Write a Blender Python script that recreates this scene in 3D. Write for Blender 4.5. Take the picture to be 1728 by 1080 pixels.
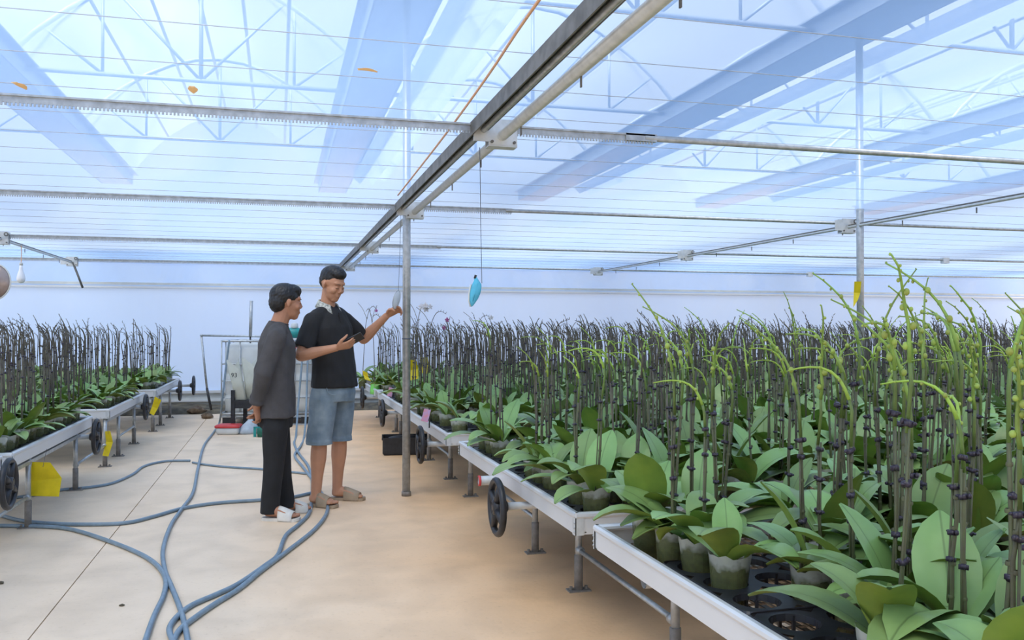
import bpy, math, random
import numpy as np
from mathutils import Vector, Matrix

for o in list(bpy.data.objects):
    bpy.data.objects.remove(o, do_unlink=True)
scene = bpy.context.scene
COL = scene.collection
R = math.radians
rnd = random.Random(7)

# ------------------------------------------------------------------ camera
F_PX = 1450.0
YAW = math.atan((864 - 470) / F_PX)
PITCH = math.atan(16 / F_PX)
CAM_H = 1.25
cam_d = bpy.data.cameras.new('camera')
cam = bpy.data.objects.new('camera', cam_d)
COL.objects.link(cam)
cam.location = (0, 0, CAM_H)
cam.rotation_euler = (R(90) + PITCH, 0, -YAW)
cam_d.sensor_width = 36
cam_d.lens = F_PX / 1728 * 36
cam_d.clip_start = 0.05
scene.camera = cam

# ------------------------------------------------------------------ world, sun, exposure
world = bpy.data.worlds.new('world')
scene.world = world
world.use_nodes = True
bg = world.node_tree.nodes['Background']
bg.inputs[0].default_value = (0.93, 0.965, 1.0, 1)
bg.inputs[1].default_value = .76
sun_d = bpy.data.lights.new('sun', 'SUN')
sun_d.energy = 5.6
sun_d.angle = R(40)
sun_d.color = (1.0, 0.89, 0.75)
sun = bpy.data.objects.new('sun', sun_d)
COL.objects.link(sun)
sun.rotation_euler = (R(28), R(-22), 0)
vs = scene.view_settings
vs.view_transform = 'Standard'
vs.look = 'None'
vs.exposure = 0.66
vs.gamma = 1
vs.use_curve_mapping = False

CS, SN = math.cos(YAW), math.sin(YAW)


def floor_pt(u, v, z=0.0):
    """a point of the place at height z, from its bearing and dip as seen from where the camera stands"""
    D = F_PX * (CAM_H - z) / (v - 556)
    L = (u - 864) / F_PX * D
    return Vector((L * CS + D * SN, D * CS - L * SN, z))


def depth_pt(u, v, D):
    L = (u - 864) / F_PX * D
    return Vector((L * CS + D * SN, D * CS - L * SN, CAM_H + (556 - v) / F_PX * D))


def bearing(x, y):
    D = y * CS + x * SN
    L = x * CS - y * SN
    return 864 + F_PX * L / max(D, .01), D


# ------------------------------------------------------------------ materials
def mat(name, col, rough=0.6, metal=0.0, var=0.0, scale=20.0, bump=0.0, bscale=None, spec=0.5,
        col2=None, trans=0.0, transl=0.0, randv=0.0, coat=0.0, stretch=None):
    m = bpy.data.materials.new(name)
    m.use_nodes = True
    nt = m.node_tree
    b = nt.nodes['Principled BSDF']
    out = nt.nodes['Material Output']
    b.inputs['Roughness'].default_value = rough
    b.inputs['Metallic'].default_value = metal
    b.inputs['Specular IOR Level'].default_value = spec
    b.inputs['Coat Weight'].default_value = coat
    c1 = (*col, 1)
    c2 = (*(col2 if col2 else [max(0, c * (1 - var)) for c in col]), 1)
    tc = nt.nodes.new('ShaderNodeTexCoord')
    mp = nt.nodes.new('ShaderNodeMapping')
    nt.links.new(tc.outputs['Object'], mp.inputs[0])
    if stretch:
        mp.inputs['Scale'].default_value = stretch
    n = nt.nodes.new('ShaderNodeTexNoise')
    n.inputs['Scale'].default_value = scale
    n.inputs['Detail'].default_value = 4
    nt.links.new(mp.outputs[0], n.inputs['Vector'])
    cr = nt.nodes.new('ShaderNodeValToRGB')
    cr.color_ramp.elements[0].position = .35
    cr.color_ramp.elements[1].position = .65
    cr.color_ramp.elements[0].color = c2
    cr.color_ramp.elements[1].color = c1
    nt.links.new(n.outputs['Fac'], cr.inputs[0])
    colout = cr.outputs[0]
    if randv > 0:
        oi = nt.nodes.new('ShaderNodeObjectInfo')
        mr = nt.nodes.new('ShaderNodeMapRange')
        mr.inputs['To Min'].default_value = 1 - randv
        mr.inputs['To Max'].default_value = 1 + randv
        nt.links.new(oi.outputs['Random'], mr.inputs['Value'])
        hs = nt.nodes.new('ShaderNodeHueSaturation')
        nt.links.new(mr.outputs[0], hs.inputs['Value'])
        mr2 = nt.nodes.new('ShaderNodeMapRange')
        mr2.inputs['To Min'].default_value = .5 - randv * .07
        mr2.inputs['To Max'].default_value = .5 + randv * .05
        nt.links.new(oi.outputs['Random'], mr2.inputs['Value'])
        nt.links.new(mr2.outputs[0], hs.inputs['Hue'])
        nt.links.new(colout, hs.inputs['Color'])
        colout = hs.outputs[0]
    nt.links.new(colout, b.inputs['Base Color'])
    if bump > 0:
        bp = nt.nodes.new('ShaderNodeBump')
        bp.inputs['Strength'].default_value = bump
        bp.inputs['Distance'].default_value = .01
        n2 = nt.nodes.new('ShaderNodeTexNoise')
        n2.inputs['Scale'].default_value = bscale or scale
        n2.inputs['Detail'].default_value = 3
        nt.links.new(mp.outputs[0], n2.inputs['Vector'])
        nt.links.new(n2.outputs['Fac'], bp.inputs['Height'])
        nt.links.new(bp.outputs[0], b.inputs['Normal'])
    last = b.outputs[0]
    if transl > 0:
        t = nt.nodes.new('ShaderNodeBsdfTranslucent')
        nt.links.new(colout, t.inputs[0])
        mx = nt.nodes.new('ShaderNodeMixShader')
        mx.inputs[0].default_value = transl
        nt.links.new(last, mx.inputs[1])
        nt.links.new(t.outputs[0], mx.inputs[2])
        last = mx.outputs[0]
    if trans > 0:
        t = nt.nodes.new('ShaderNodeBsdfTransparent')
        mx = nt.nodes.new('ShaderNodeMixShader')
        mx.inputs[0].default_value = trans
        nt.links.new(last, mx.inputs[1])
        nt.links.new(t.outputs[0], mx.inputs[2])
        last = mx.outputs[0]
    nt.links.new(last, out.inputs[0])
    return m


def film(name, tint, see, seevar=0.1, scale=1.5, stretch=(1, 1, 1), refl=.35):
    """milky plastic sheet: part clear, part scattering on both sides"""
    m = bpy.data.materials.new(name)
    m.use_nodes = True
    nt = m.node_tree
    nt.nodes.remove(nt.nodes['Principled BSDF'])
    out = nt.nodes['Material Output']
    tr = nt.nodes.new('ShaderNodeBsdfTransparent')
    tr.inputs[0].default_value = (.95, .98, 1, 1)
    tl = nt.nodes.new('ShaderNodeBsdfTranslucent')
    tl.inputs[0].default_value = (*tint, 1)
    df = nt.nodes.new('ShaderNodeBsdfDiffuse')
    df.inputs[0].default_value = (*tint, 1)
    mx = nt.nodes.new('ShaderNodeMixShader')
    mx.inputs[0].default_value = refl
    nt.links.new(tl.outputs[0], mx.inputs[1])
    nt.links.new(df.outputs[0], mx.inputs[2])
    tc = nt.nodes.new('ShaderNodeTexCoord')
    mp = nt.nodes.new('ShaderNodeMapping')
    mp.inputs['Scale'].default_value = stretch
    nt.links.new(tc.outputs['Object'], mp.inputs[0])
    n = nt.nodes.new('ShaderNodeTexNoise')
    n.inputs['Scale'].default_value = scale
    n.inputs['Detail'].default_value = 5
    n.inputs['Distortion'].default_value = 1.2
    nt.links.new(mp.outputs[0], n.inputs['Vector'])
    mr = nt.nodes.new('ShaderNodeMapRange')
    mr.inputs['From Min'].default_value = .3
    mr.inputs['From Max'].default_value = .7
    mr.inputs['To Min'].default_value = 1 - (see + seevar)
    mr.inputs['To Max'].default_value = 1 - (see - seevar)
    nt.links.new(n.outputs['Fac'], mr.inputs['Value'])
    mx2 = nt.nodes.new('ShaderNodeMixShader')
    nt.links.new(mr.outputs[0], mx2.inputs[0])
    nt.links.new(tr.outputs[0], mx2.inputs[1])
    nt.links.new(mx.outputs[0], mx2.inputs[2])
    nt.links.new(mx2.outputs[0], out.inputs[0])
    return m


M = {}
M['galv'] = mat('galvanised steel', (.50, .53, .55), .42, .6, .25, 30, .05)
M['galv_lt'] = mat('pale zinc', (.66, .69, .70), .45, .35, .15, 25, .05)
M['alu'] = mat('aluminium rail', (.74, .76, .78), .4, .3, .05, 3, .02)
M['dark_steel'] = mat('weathered channel', (.20, .20, .19), .6, .3, .4, 14, .1)
M['rust'] = mat('foot sleeve', (.27, .25, .23), .7, .2, .3, 30, .1)
M['blk'] = mat('black plastic', (.022, .024, .03), .42, 0, .3, 30, .05)
M['tray'] = mat('black nursery plastic', (.03, .033, .042), .4, 0, .3, 20, .05)
M['wire'] = mat('thin wire', (.55, .62, .72), .5, .3, .1)
M['darkwire'] = mat('dark wire', (.10, .12, .16), .5, .3, .1)
M['mesh'] = mat('bench mesh', (.25, .21, .17), .6, .4, .4, 60)
M['leaf_top'] = mat('orchid leaf upper', (.27, .43, .14), .38, 0, 0, 9, .04, 40, .5, col2=(.20, .345, .115), transl=.12, randv=.22)
M['leaf_bot'] = mat('orchid leaf under', (.26, .36, .06), .5, 0, 0, 9, .04, 40, .35, col2=(.15, .26, .05), transl=.18, randv=.2)


def add_midrib(m):
    """darker groove along the leaf's own centre line"""
    nt = m.node_tree
    tc = nt.nodes.new('ShaderNodeTexCoord')
    sep = nt.nodes.new('ShaderNodeSeparateXYZ')
    nt.links.new(tc.outputs['Object'], sep.inputs[0])
    ab = nt.nodes.new('ShaderNodeMath'); ab.operation = 'ABSOLUTE'
    nt.links.new(sep.outputs['Y'], ab.inputs[0])
    mr = nt.nodes.new('ShaderNodeMapRange')
    mr.inputs['From Min'].default_value = .0006; mr.inputs['From Max'].default_value = .0026
    mr.inputs['To Min'].default_value = .62; mr.inputs['To Max'].default_value = 1.0
    nt.links.new(ab.outputs[0], mr.inputs['Value'])
    b = nt.nodes['Principled BSDF']
    old = b.inputs['Base Color'].links[0].from_socket
    hs = nt.nodes.new('ShaderNodeHueSaturation')
    nt.links.new(mr.outputs[0], hs.inputs['Value'])
    nt.links.new(old, hs.inputs['Color'])
    nt.links.new(hs.outputs[0], b.inputs['Base Color'])


add_midrib(M['leaf_top'])
M['leaf_rib'] = mat('leaf midrib', (.10, .22, .06), .5, 0, .1)
M['stem'] = mat('dark spike stem', (.085, .078, .048), .55, 0, 0, 18, .1, col2=(.10, .115, .05), randv=.2)
M['bare'] = mat('dry dark spike', (.082, .070, .060), .6, 0, 0, 20, .1, col2=(.125, .115, .078), randv=.2)
M['stemgreen'] = mat('olive green spike', (.13, .20, .05), .5, 0, .3, 20, randv=.2)
M['tip'] = mat('green spike tip', (.30, .48, .10), .45, 0, .25, 30, transl=.1, randv=.2)
M['lime'] = mat('lime spike tip', (.42, .62, .10), .45, 0, .2, 30, transl=.15, randv=.15)
M['bud'] = mat('green bud', (.40, .52, .10), .4, 0, .25, 40, transl=.1, randv=.2)
M['clip'] = mat('dark purple clip', (.035, .025, .045), .35, 0, .3, 40)
M['pot'] = mat('clear milky pot film', (.72, .76, .70), .3, 0, .2, 14, .1, trans=.45, transl=.15, spec=.6)


def pot_algae(m):
    """green algae film coats the inside of the clear wall up to the moss line"""
    nt = m.node_tree
    tc = nt.nodes.new('ShaderNodeTexCoord')
    sep = nt.nodes.new('ShaderNodeSeparateXYZ')
    nt.links.new(tc.outputs['Object'], sep.inputs[0])
    n = nt.nodes.new('ShaderNodeTexNoise')
    n.inputs['Scale'].default_value = 28
    nt.links.new(tc.outputs['Object'], n.inputs['Vector'])
    ma = nt.nodes.new('ShaderNodeMath'); ma.operation = 'MULTIPLY_ADD'
    nt.links.new(n.outputs['Fac'], ma.inputs[0]); ma.inputs[1].default_value = .06
    nt.links.new(sep.outputs['Z'], ma.inputs[2])
    mr = nt.nodes.new('ShaderNodeMapRange')
    mr.inputs['From Min'].default_value = .138; mr.inputs['From Max'].default_value = .160
    nt.links.new(ma.outputs[0], mr.inputs['Value'])
    b = nt.nodes['Principled BSDF']
    old = b.inputs['Base Color'].links[0].from_socket
    mx = nt.nodes.new('ShaderNodeMixRGB')
    mx.inputs[1].default_value = (.15, .17, .07, 1)
    nt.links.new(mr.outputs[0], mx.inputs[0]); nt.links.new(old, mx.inputs[2])
    for nd in list(nt.nodes):
        for inp in nd.inputs:
            for l in list(inp.links):
                if l.from_socket == old and nd != mx:
                    nt.links.new(mx.outputs[0], inp)


pot_algae(M['pot'])
M['bark'] = mat('bark and moss', (.13, .15, .055), .7, 0, 0, 45, .5, 60, col2=(.06, .06, .03))
M['root'] = mat('grey root', (.55, .58, .47), .6, 0, .3, 30)
M['white_petal'] = mat('white petal', (.85, .83, .86), .5, 0, .06, 20, transl=.25)
M['pink_petal'] = mat('pink petal', (.62, .18, .48), .5, 0, .3, 20, transl=.25)
M['yellow'] = mat('yellow card', (.82, .66, .01), .5, 0, .15, 14, .06, transl=.15)
M['hose'] = mat('blue grey hose', (.21, .29, .36), .45, 0, .18, 25, .04)
M['hose_lt'] = mat('light blue hose', (.25, .45, .75), .4, 0, .15, 25)
M['white_pl'] = mat('white plastic', (.74, .77, .76), .4, 0, .1, 8, .03, transl=.15)
M['milky'] = mat('milky jug plastic', (.72, .74, .66), .35, 0, .12, 9, .05, transl=.25, trans=.12)
M['red_pl'] = mat('red plastic', (.60, .045, .05), .4, 0, .15)
M['green_pl'] = mat('light green plastic', (.22, .70, .16), .4, 0, .1)
M['teal'] = mat('teal plastic', (.02, .30, .29), .4, 0, .2)
M['mask'] = mat('sky blue cloth', (.10, .50, .72), .7, 0, .2, 30, .2)
M['soil'] = mat('dark earth', (.05, .045, .035), .95, 0, 0, 8, .6, 20, col2=(.17, .14, .09))
M['orange_cord'] = mat('orange cord', (.80, .45, .25), .5, 0, .1)
M['purple_tag'] = mat('lilac tag', (.50, .36, .62), .5, 0, 0, 30, col2=(.72, .28, .34))
M['brown_disc'] = mat('brown enamel', (.20, .13, .10), .25, .3, 0, 6, col2=(.42, .36, .34))
M['glassbulb'] = mat('white bulb glass', (.85, .87, .92), .2, 0, .03)
M['roof_steel'] = mat('roof steel', (.50, .58, .70), .5, .3, .15)
M['skin'] = mat('skin', (.52, .26, .155), .5, 0, .12, 12, .03, 60, .4)
M['skin2'] = mat('tanned skin', (.44, .21, .125), .5, 0, .12, 12, .03, 60, .4)
M['hair'] = mat('black hair', (.010, .010, .012), .45, 0, .3, 60, .5, 90, stretch=(1, 1, .3))
M['polo'] = mat('black knit polo', (.017, .017, .019), .85, 0, .25, 12, .3, 9)
M['collar'] = mat('patterned white collar', (.66, .66, .60), .8, 0, 0, 75, col2=(.20, .22, .20))
M['charcoal'] = mat('charcoal sweater', (.075, .070, .072), .92, 0, .22, 16, .35, 10)
M['trousers'] = mat('black trousers', (.014, .014, .016), .85, 0, .3, 12, .35, 8)
M['denim'] = mat('washed denim', (.26, .325, .37), .85, 0, 0, 9, .35, 12, col2=(.14, .195, .245))
M['tan_sole'] = mat('tan rubber slide', (.40, .30, .20), .6, 0, .15, 20)
M['white_sole'] = mat('off white sandal', (.72, .69, .63), .6, 0, .12, 20)
M['lip'] = mat('lip', (.40, .17, .14), .5)
M['screen'] = mat('phone glass', (.012, .013, .016), .12, 0, .1)
M['film'] = film('ceiling film', (.30, .47, .80), .33, .12, .7, (1, .35, 1))
M['film_roof'] = film('outer roof film', (.72, .82, .98), .64, .28, .45, (1, .3, 1), .2)
M['film_fold'] = film('folded screen', (.66, .76, .95), .10, .06, 2, (2, .2, 1), .3)
M['film_wall'] = film('wall film', (.70, .82, 1.0), .05, .03, 1.0, (1, 1, .4), .35)
M['film_wall2'] = film('upper wall film', (.63, .78, 1.0), .08, .06, 1.5, (1, 1, 1), .35)


def concrete():
    m = bpy.data.materials.new('warm concrete')
    m.use_nodes = True
    nt = m.node_tree
    b = nt.nodes['Principled BSDF']
    b.inputs['Roughness'].default_value = .62
    geo = nt.nodes.new('ShaderNodeNewGeometry')

    def noise(scale, detail=6, dist=0):
        n = nt.nodes.new('ShaderNodeTexNoise')
        n.inputs['Scale'].default_value = scale
        n.inputs['Detail'].default_value = detail
        n.inputs['Distortion'].default_value = dist
        nt.links.new(geo.outputs['Position'], n.inputs['Vector'])
        return n
    sep = nt.nodes.new('ShaderNodeSeparateXYZ')
    nt.links.new(geo.outputs['Position'], sep.inputs[0])
    n1 = noise(.6, 5, .5)
    # ochre mineral staining, strongest beside the right-hand benches
    ad = nt.nodes.new('ShaderNodeMath')
    ad.operation = 'MULTIPLY_ADD'
    nt.links.new(n1.outputs['Fac'], ad.inputs[0])
    ad.inputs[1].default_value = 1.6
    nt.links.new(sep.outputs['X'], ad.inputs[2])
    mr = nt.nodes.new('ShaderNodeMapRange')
    mr.inputs['From Min'].default_value = .5
    mr.inputs['From Max'].default_value = 1.9
    nt.links.new(ad.outputs[0], mr.inputs['Value'])
    mix = nt.nodes.new('ShaderNodeMixRGB')
    mix.inputs[1].default_value = (.82, .65, .475, 1)
    mix.inputs[2].default_value = (.86, .555, .31, 1)
    nt.links.new(mr.outputs[0], mix.inputs[0])
    n2 = noise(3.0, 8, .3)
    cr = nt.nodes.new('ShaderNodeValToRGB')
    cr.color_ramp.elements[0].position = .3
    cr.color_ramp.elements[0].color = (.80, .79, .78, 1)
    cr.color_ramp.elements[1].position = .6
    cr.color_ramp.elements[1].color = (1, 1, 1, 1)
    nt.links.new(n2.outputs['Fac'], cr.inputs[0])
    mul = nt.nodes.new('ShaderNodeMixRGB')
    mul.blend_type = 'MULTIPLY'
    mul.inputs[0].default_value = .8
    nt.links.new(mix.outputs[0], mul.inputs[1])
    nt.links.new(cr.outputs[0], mul.inputs[2])
    n3 = noise(45, 4)
    cr3 = nt.nodes.new('ShaderNodeValToRGB')
    cr3.color_ramp.elements[0].position = .25
    cr3.color_ramp.elements[0].color = (.72, .68, .62, 1)
    cr3.color_ramp.elements[1].position = .42
    cr3.color_ramp.elements[1].color = (1, 1, 1, 1)
    nt.links.new(n3.outputs['Fac'], cr3.inputs[0])
    mul2 = nt.nodes.new('ShaderNodeMixRGB')
    mul2.blend_type = 'MULTIPLY'
    mul2.inputs[0].default_value = .35
    nt.links.new(mul.outputs[0], mul2.inputs[1])
    nt.links.new(cr3.outputs[0], mul2.inputs[2])
    nt.links.new(mul2.outputs[0], b.inputs['Base Color'])
    bp = nt.nodes.new('ShaderNodeBump')
    bp.inputs['Strength'].default_value = .08
    bp.inputs['Distance'].default_value = .01
    nt.links.new(n3.outputs['Fac'], bp.inputs['Height'])
    nt.links.new(bp.outputs[0], b.inputs['Normal'])
    return m


M['concrete'] = concrete()


# ------------------------------------------------------------------ mesh helpers
class MB:
    def __init__(s):
        s.v, s.f, s.mi, s.m = [], [], [], 0

    def face(s, idx):
        s.f.append(tuple(idx)); s.mi.append(s.m)

    def box(s, c, h, rot=None):
        b = len(s.v)
        for z in (-1, 1):
            for x, y in ((-1, -1), (1, -1), (1, 1), (-1, 1)):
                p = Vector((x * h[0], y * h[1], z * h[2]))
                if rot is not None:
                    p = rot @ p
                s.v.append((c[0] + p.x, c[1] + p.y, c[2] + p.z))
        for q in ((0, 3, 2, 1), (4, 5, 6, 7), (0, 1, 5, 4), (1, 2, 6, 5), (2, 3, 7, 6), (3, 0, 4, 7)):
            s.face([b + i for i in q])
        return s

    def bx(s, x0, x1, y0, y1, z0, z1):
        return s.box(((x0 + x1) / 2, (y0 + y1) / 2, (z0 + z1) / 2), (abs(x1 - x0) / 2, abs(y1 - y0) / 2, abs(z1 - z0) / 2))

    def tube(s, pts, r, n=8, side=None, cap=True, r2=None):
        """swept ellipse; r and r2 numbers or lists (r along side, r2 across)"""
        pts = [Vector(p) for p in pts]
        k = len(pts)
        rs = r if isinstance(r, (list, tuple)) else [r] * k
        r2s = r2 if isinstance(r2, (list, tuple)) else ([r2] * k if r2 else rs)
        b = len(s.v)
        prev = None
        for i, p in enumerate(pts):
            t = (pts[min(i + 1, k - 1)] - pts[max(i - 1, 0)])
            if t.length < 1e-9:
                t = Vector((0, 0, 1))
            t.normalize()
            sd = Vector(side) if side is not None else prev
            if sd is None:
                sd = Vector((1, 0, 0)) if abs(t.x) < .8 else Vector((0, 1, 0))
            u = sd - t * sd.dot(t)
            if u.length < 1e-6:
                u = t.orthogonal()
            u.normalize()
            w = t.cross(u)
            prev = u
            for j in range(n):
                a = 2 * math.pi * j / n
                q = p + u * (rs[i] * math.cos(a)) + w * (r2s[i] * math.sin(a))
                s.v.append((q.x, q.y, q.z))
        for i in range(k - 1):
            for j in range(n):
                a0, a1 = b + i * n + j, b + i * n + (j + 1) % n
                s.face((a0, a1, a1 + n, a0 + n))
        if cap:
            s.face([b + j for j in range(n)][::-1])
            s.face([b + (k - 1) * n + j for j in range(n)])
        return s

    def lathe(s, prof, n=16, c=(0, 0, 0), axis='Z', cap=True):
        b = len(s.v)
        for (r, z) in prof:
            for j in range(n):
                a = 2 * math.pi * j / n
                x, y = r * math.cos(a), r * math.sin(a)
                p = (x, y, z) if axis == 'Z' else ((z, x, y) if axis == 'X' else (y, z, x))
                s.v.append((c[0] + p[0], c[1] + p[1], c[2] + p[2]))
        k = len(prof)
        for i in range(k - 1):
            for j in range(n):
                a0, a1 = b + i * n + j, b + i * n + (j + 1) % n
                s.face((a0, a1, a1 + n, a0 + n))
        if cap:
            s.face([b + j for j in range(n)][::-1])
            s.face([b + (k - 1) * n + j for j in range(n)])
        return s

    def torus(s, c, R_, r, axis='X', n=28, k=8):
        b = len(s.v)
        for i in range(n):
            a = 2 * math.pi * i / n
            for j in range(k):
                t = 2 * math.pi * j / k
                q = R_ + r * math.cos(t)
                x, y, z = q * math.cos(a), q * math.sin(a), r * math.sin(t)
                p = (z, x, y) if axis == 'X' else ((x, y, z) if axis == 'Z' else (x, z, y))
                s.v.append((c[0] + p[0], c[1] + p[1], c[2] + p[2]))
        for i in range(n):
            for j in range(k):
                s.face((b + i * k + j, b + ((i + 1) % n) * k + j, b + ((i + 1) % n) * k + (j + 1) % k, b + i * k + (j + 1) % k))
        return s

    def ell(s, c, r, Mx=None, n=12, k=8):
        b = len(s.v)
        Mx = Mx or Matrix.Identity(4)
        for i in range(k + 1):
            ph = math.pi * i / k
            for j in range(n):
                a = 2 * math.pi * j / n
                sp = max(math.sin(ph), 1e-3)
                p = Mx @ Vector((c[0] + r[0] * sp * math.cos(a), c[1] + r[1] * sp * math.sin(a), c[2] - r[2] * math.cos(ph)))
                s.v.append((p.x, p.y, p.z))
        for i in range(k):
            for j in range(n):
                a0, a1 = b + i * n + j, b + i * n + (j + 1) % n
                s.face((a0, a1, a1 + n, a0 + n))
        return s

    def mesh(s, name, mats, smooth=False):
        me = bpy.data.meshes.new(name)
        me.from_pydata(s.v, [], s.f)
        for m in (mats if isinstance(mats, (list, tuple)) else [mats]):
            me.materials.append(M[m] if isinstance(m, str) else m)
        if any(s.mi):
            me.polygons.foreach_set('material_index', s.mi)
        if smooth:
            me.polygons.foreach_set('use_smooth', [True] * len(me.polygons))
        me.update()
        return me

    def build(s, name, mats, parent=None, smooth=False):
        return link(name, s.mesh(name, mats, smooth), parent)


def link(name, me, parent=None):
    o = bpy.data.objects.new(name, me)
    COL.objects.link(o)
    if parent is not None:
        o.parent = parent
    return o


def tag(o, label, cat, group=None):
    o['label'] = label
    o['category'] = cat
    if group:
        o['group'] = group
    return o


def thing(name, label, cat, loc=(0, 0, 0), rz=0, group=None):
    o = bpy.data.objects.new(name, None)
    COL.objects.link(o)
    o.location = loc
    o.rotation_euler = (0, 0, rz)
    o.empty_display_size = .05
    return tag(o, label, cat, group)


def struct(o):
    o['kind'] = 'structure'
    return o


def spline(pts, sub=6):
    pts = [Vector(p) for p in pts]
    out = []
    P = [pts[0]] + pts + [pts[-1]]
    for i in range(1, len(P) - 2):
        p0, p1, p2, p3 = P[i - 1], P[i], P[i + 1], P[i + 2]
        for j in range(sub):
            t = j / sub
            out.append(.5 * ((2 * p1) + (-p0 + p2) * t + (2 * p0 - 5 * p1 + 4 * p2 - p3) * t * t + (-p0 + 3 * p1 - 3 * p2 + p3) * t ** 3))
    out.append(pts[-1])
    return out


def remesh(mb, name, mats, parent, voxel, smooth=3, fac=.5):
    me = mb.mesh(name, mats)
    o = bpy.data.objects.new(name, me)
    COL.objects.link(o)
    md = o.modifiers.new('r', 'REMESH')
    md.mode = 'VOXEL'
    md.voxel_size = voxel
    md.use_smooth_shade = True
    if smooth:
        sm = o.modifiers.new('s', 'SMOOTH')
        sm.iterations = smooth
        sm.factor = fac
    dg = bpy.context.evaluated_depsgraph_get()
    new = bpy.data.meshes.new_from_object(o.evaluated_get(dg))
    o.modifiers.clear()
    o.data = new
    bpy.data.meshes.remove(me)
    new.name = name
    if not len(new.materials):
        new.materials.append(M[mats])
    new.polygons.foreach_set('use_smooth', [True] * len(new.polygons))
    if parent is not None:
        o.parent = parent
    return o


# ------------------------------------------------------------------ setting: floor
WALL_Y = 14.2
floor = MB().bx(-14, 22, -8, 40, -.12, -.03).build('floor', 'rust')
struct(floor)
xs = [(-14, -4.9), (-4.893, -.973), (-.967, 3.2), (3.207, 7.4), (7.407, 22)]
ys = [(-8, 2.43), (2.436, 14.6)]
for x0, x1 in xs:
    for y0, y1 in ys:
        MB().bx(x0, x1, y0, y1, -.03, 0).build('slab', 'concrete', floor)
# outdoor ground behind the far wall
struct(MB().bx(-30, 40, 14.61, 45, -.05, -.01).build('ground', 'concrete'))

# ------------------------------------------------------------------ setting: film ceiling and its wires
CEIL = 2.27
nx, ny = 24, 76
cb = MB()
for j in range(ny + 1):
    for i in range(nx + 1):
        y = -5 + (WALL_Y + 5) * j / ny
        x = -9 + 27 * i / nx
        cb.v.append((x, y, CEIL + .012 * math.sin(j * math.pi / 2) + .008 * math.sin(i * 2.1 + j * .13)))
for j in range(ny):
    for i in range(nx):
        a = j * (nx + 1) + i
        cb.face((a, a + 1, a + nx + 2, a + nx + 1))
ceil_o = struct(cb.build('ceiling', 'film', smooth=True))
wire_me = MB().tube([(-9, 0, 0), (4, 0, .004), (18, 0, 0)], .0018, 5).mesh('wire', 'wire')
y = -4.3
while y < WALL_Y - .2:
    w = link('wire', wire_me, ceil_o)
    w.location = (0, y, CEIL - .022)
    y += .455

# ------------------------------------------------------------------ setting: outer roof
BEAMS = [-2.68, .94, 4.72, 8.5]
GZ = 3.75
roof = MB()
gx = [-6.4] + BEAMS + [12.3]
for a, b in zip(gx[:-1], gx[1:]):
    rows = []
    for j in range(11):
        t = j / 10
        x = a + .2 + (b - a - .4) * t
        z = GZ + .15 + 1.15 * math.sin(math.pi * t) ** .85
        for yy in (-6, 16):
            roof.v.append((x, yy, z))
    base = len(roof.v) - 22
    for j in range(10):
        roof.face((base + 2 * j, base + 2 * j + 2, base + 2 * j + 3, base + 2 * j + 1))
roof_o = struct(roof.build('ceiling_outer_roof', 'film_roof', smooth=True))
for k, x in enumerate(gx):
    g = MB()
    for x0, x1, z0, z1 in ((-.24, .24, 0, .015), (-.25, -.235, 0, .17), (.235, .25, 0, .17), (-.33, -.235, .155, .17), (.235, .33, .155, .17)):
        g.bx(x + x0, x + x1, -6, 16, GZ + z0, GZ + z1)
    struct(g.build('trim_%d' % (k + 1), 'roof_steel'))
    if k in (2, 3, 4):
        # folded shade sheet bunched along the gutter
        f = MB()
        prof = [(.30, .0), (.45, -.10), (.58, .02), (.70, -.12), (.83, .0), (.95, -.05)]
        for (px, pz) in prof:
            for yy in (-6, -2, 2, 5, 8, 11, 14):
                f.v.append((x + px * (.75 if k != 2 else .8) + .04 * math.sin(yy * 1.7), yy, GZ - .05 + pz))
        for i in range(len(prof) - 1):
            for j in range(6):
                a0 = i * 7 + j
                f.face((a0, a0 + 1, a0 + 8, a0 + 7))
        f.build('shade_sheet', 'film_fold', roof_o, True)
# trusses across each span
tr = MB()
a, b = gx[2], gx[3]
L_ = b - a
arch = [(L_ * j / 12, GZ + .12 + 1.12 * math.sin(math.pi * j / 12) ** .85) for j in range(13)]
tr.tube([(p, 0, z) for p, z in arch], .03, 6)
tr.tube([(0, 0, GZ + .1), (L_, 0, GZ + .1)], .024, 6)
tr.tube([(L_ / 2, 0, GZ + .1), (L_ / 2, 0, GZ + 1.2)], .022, 6)
for s in (-1, 1):
    tr.tube([(L_ / 2, 0, GZ + .1), (L_ / 2 + s * L_ * .22, 0, GZ + .98)], .016, 6)
    tr.tube([(L_ / 2 + s * L_ * .25, 0, GZ + .1), (L_ / 2 + s * L_ * .25, 0, GZ + .92)], .016, 6)
    tr.tube([(L_ / 2 + s * L_ * .25, 0, GZ + .1), (L_ / 2 + s * L_ * .40, 0, GZ + .55)], .016, 6)
tr_me = tr.mesh('truss', 'roof_steel', True)
for k in range(len(gx) - 1):
    for yy in (.9, 3.7, 6.5, 9.5, 12.5):
        t = link('truss', tr_me, roof_o)
        t.location = (gx[k], yy, 0)
# purlins along each arch
pu_me = MB().tube([(0, -6, 0), (0, 16, 0)], .02, 6).mesh('purlin', 'roof_steel')
for k in range(len(gx) - 1):
    for t in (.2, .35, .5, .65, .8):
        p = link('purlin', pu_me, roof_o)
        p.location = (gx[k] + .2 + (gx[k + 1] - gx[k] - .4) * t, 0, GZ + .1 + 1.12 * math.sin(math.pi * t) ** .85)

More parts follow.
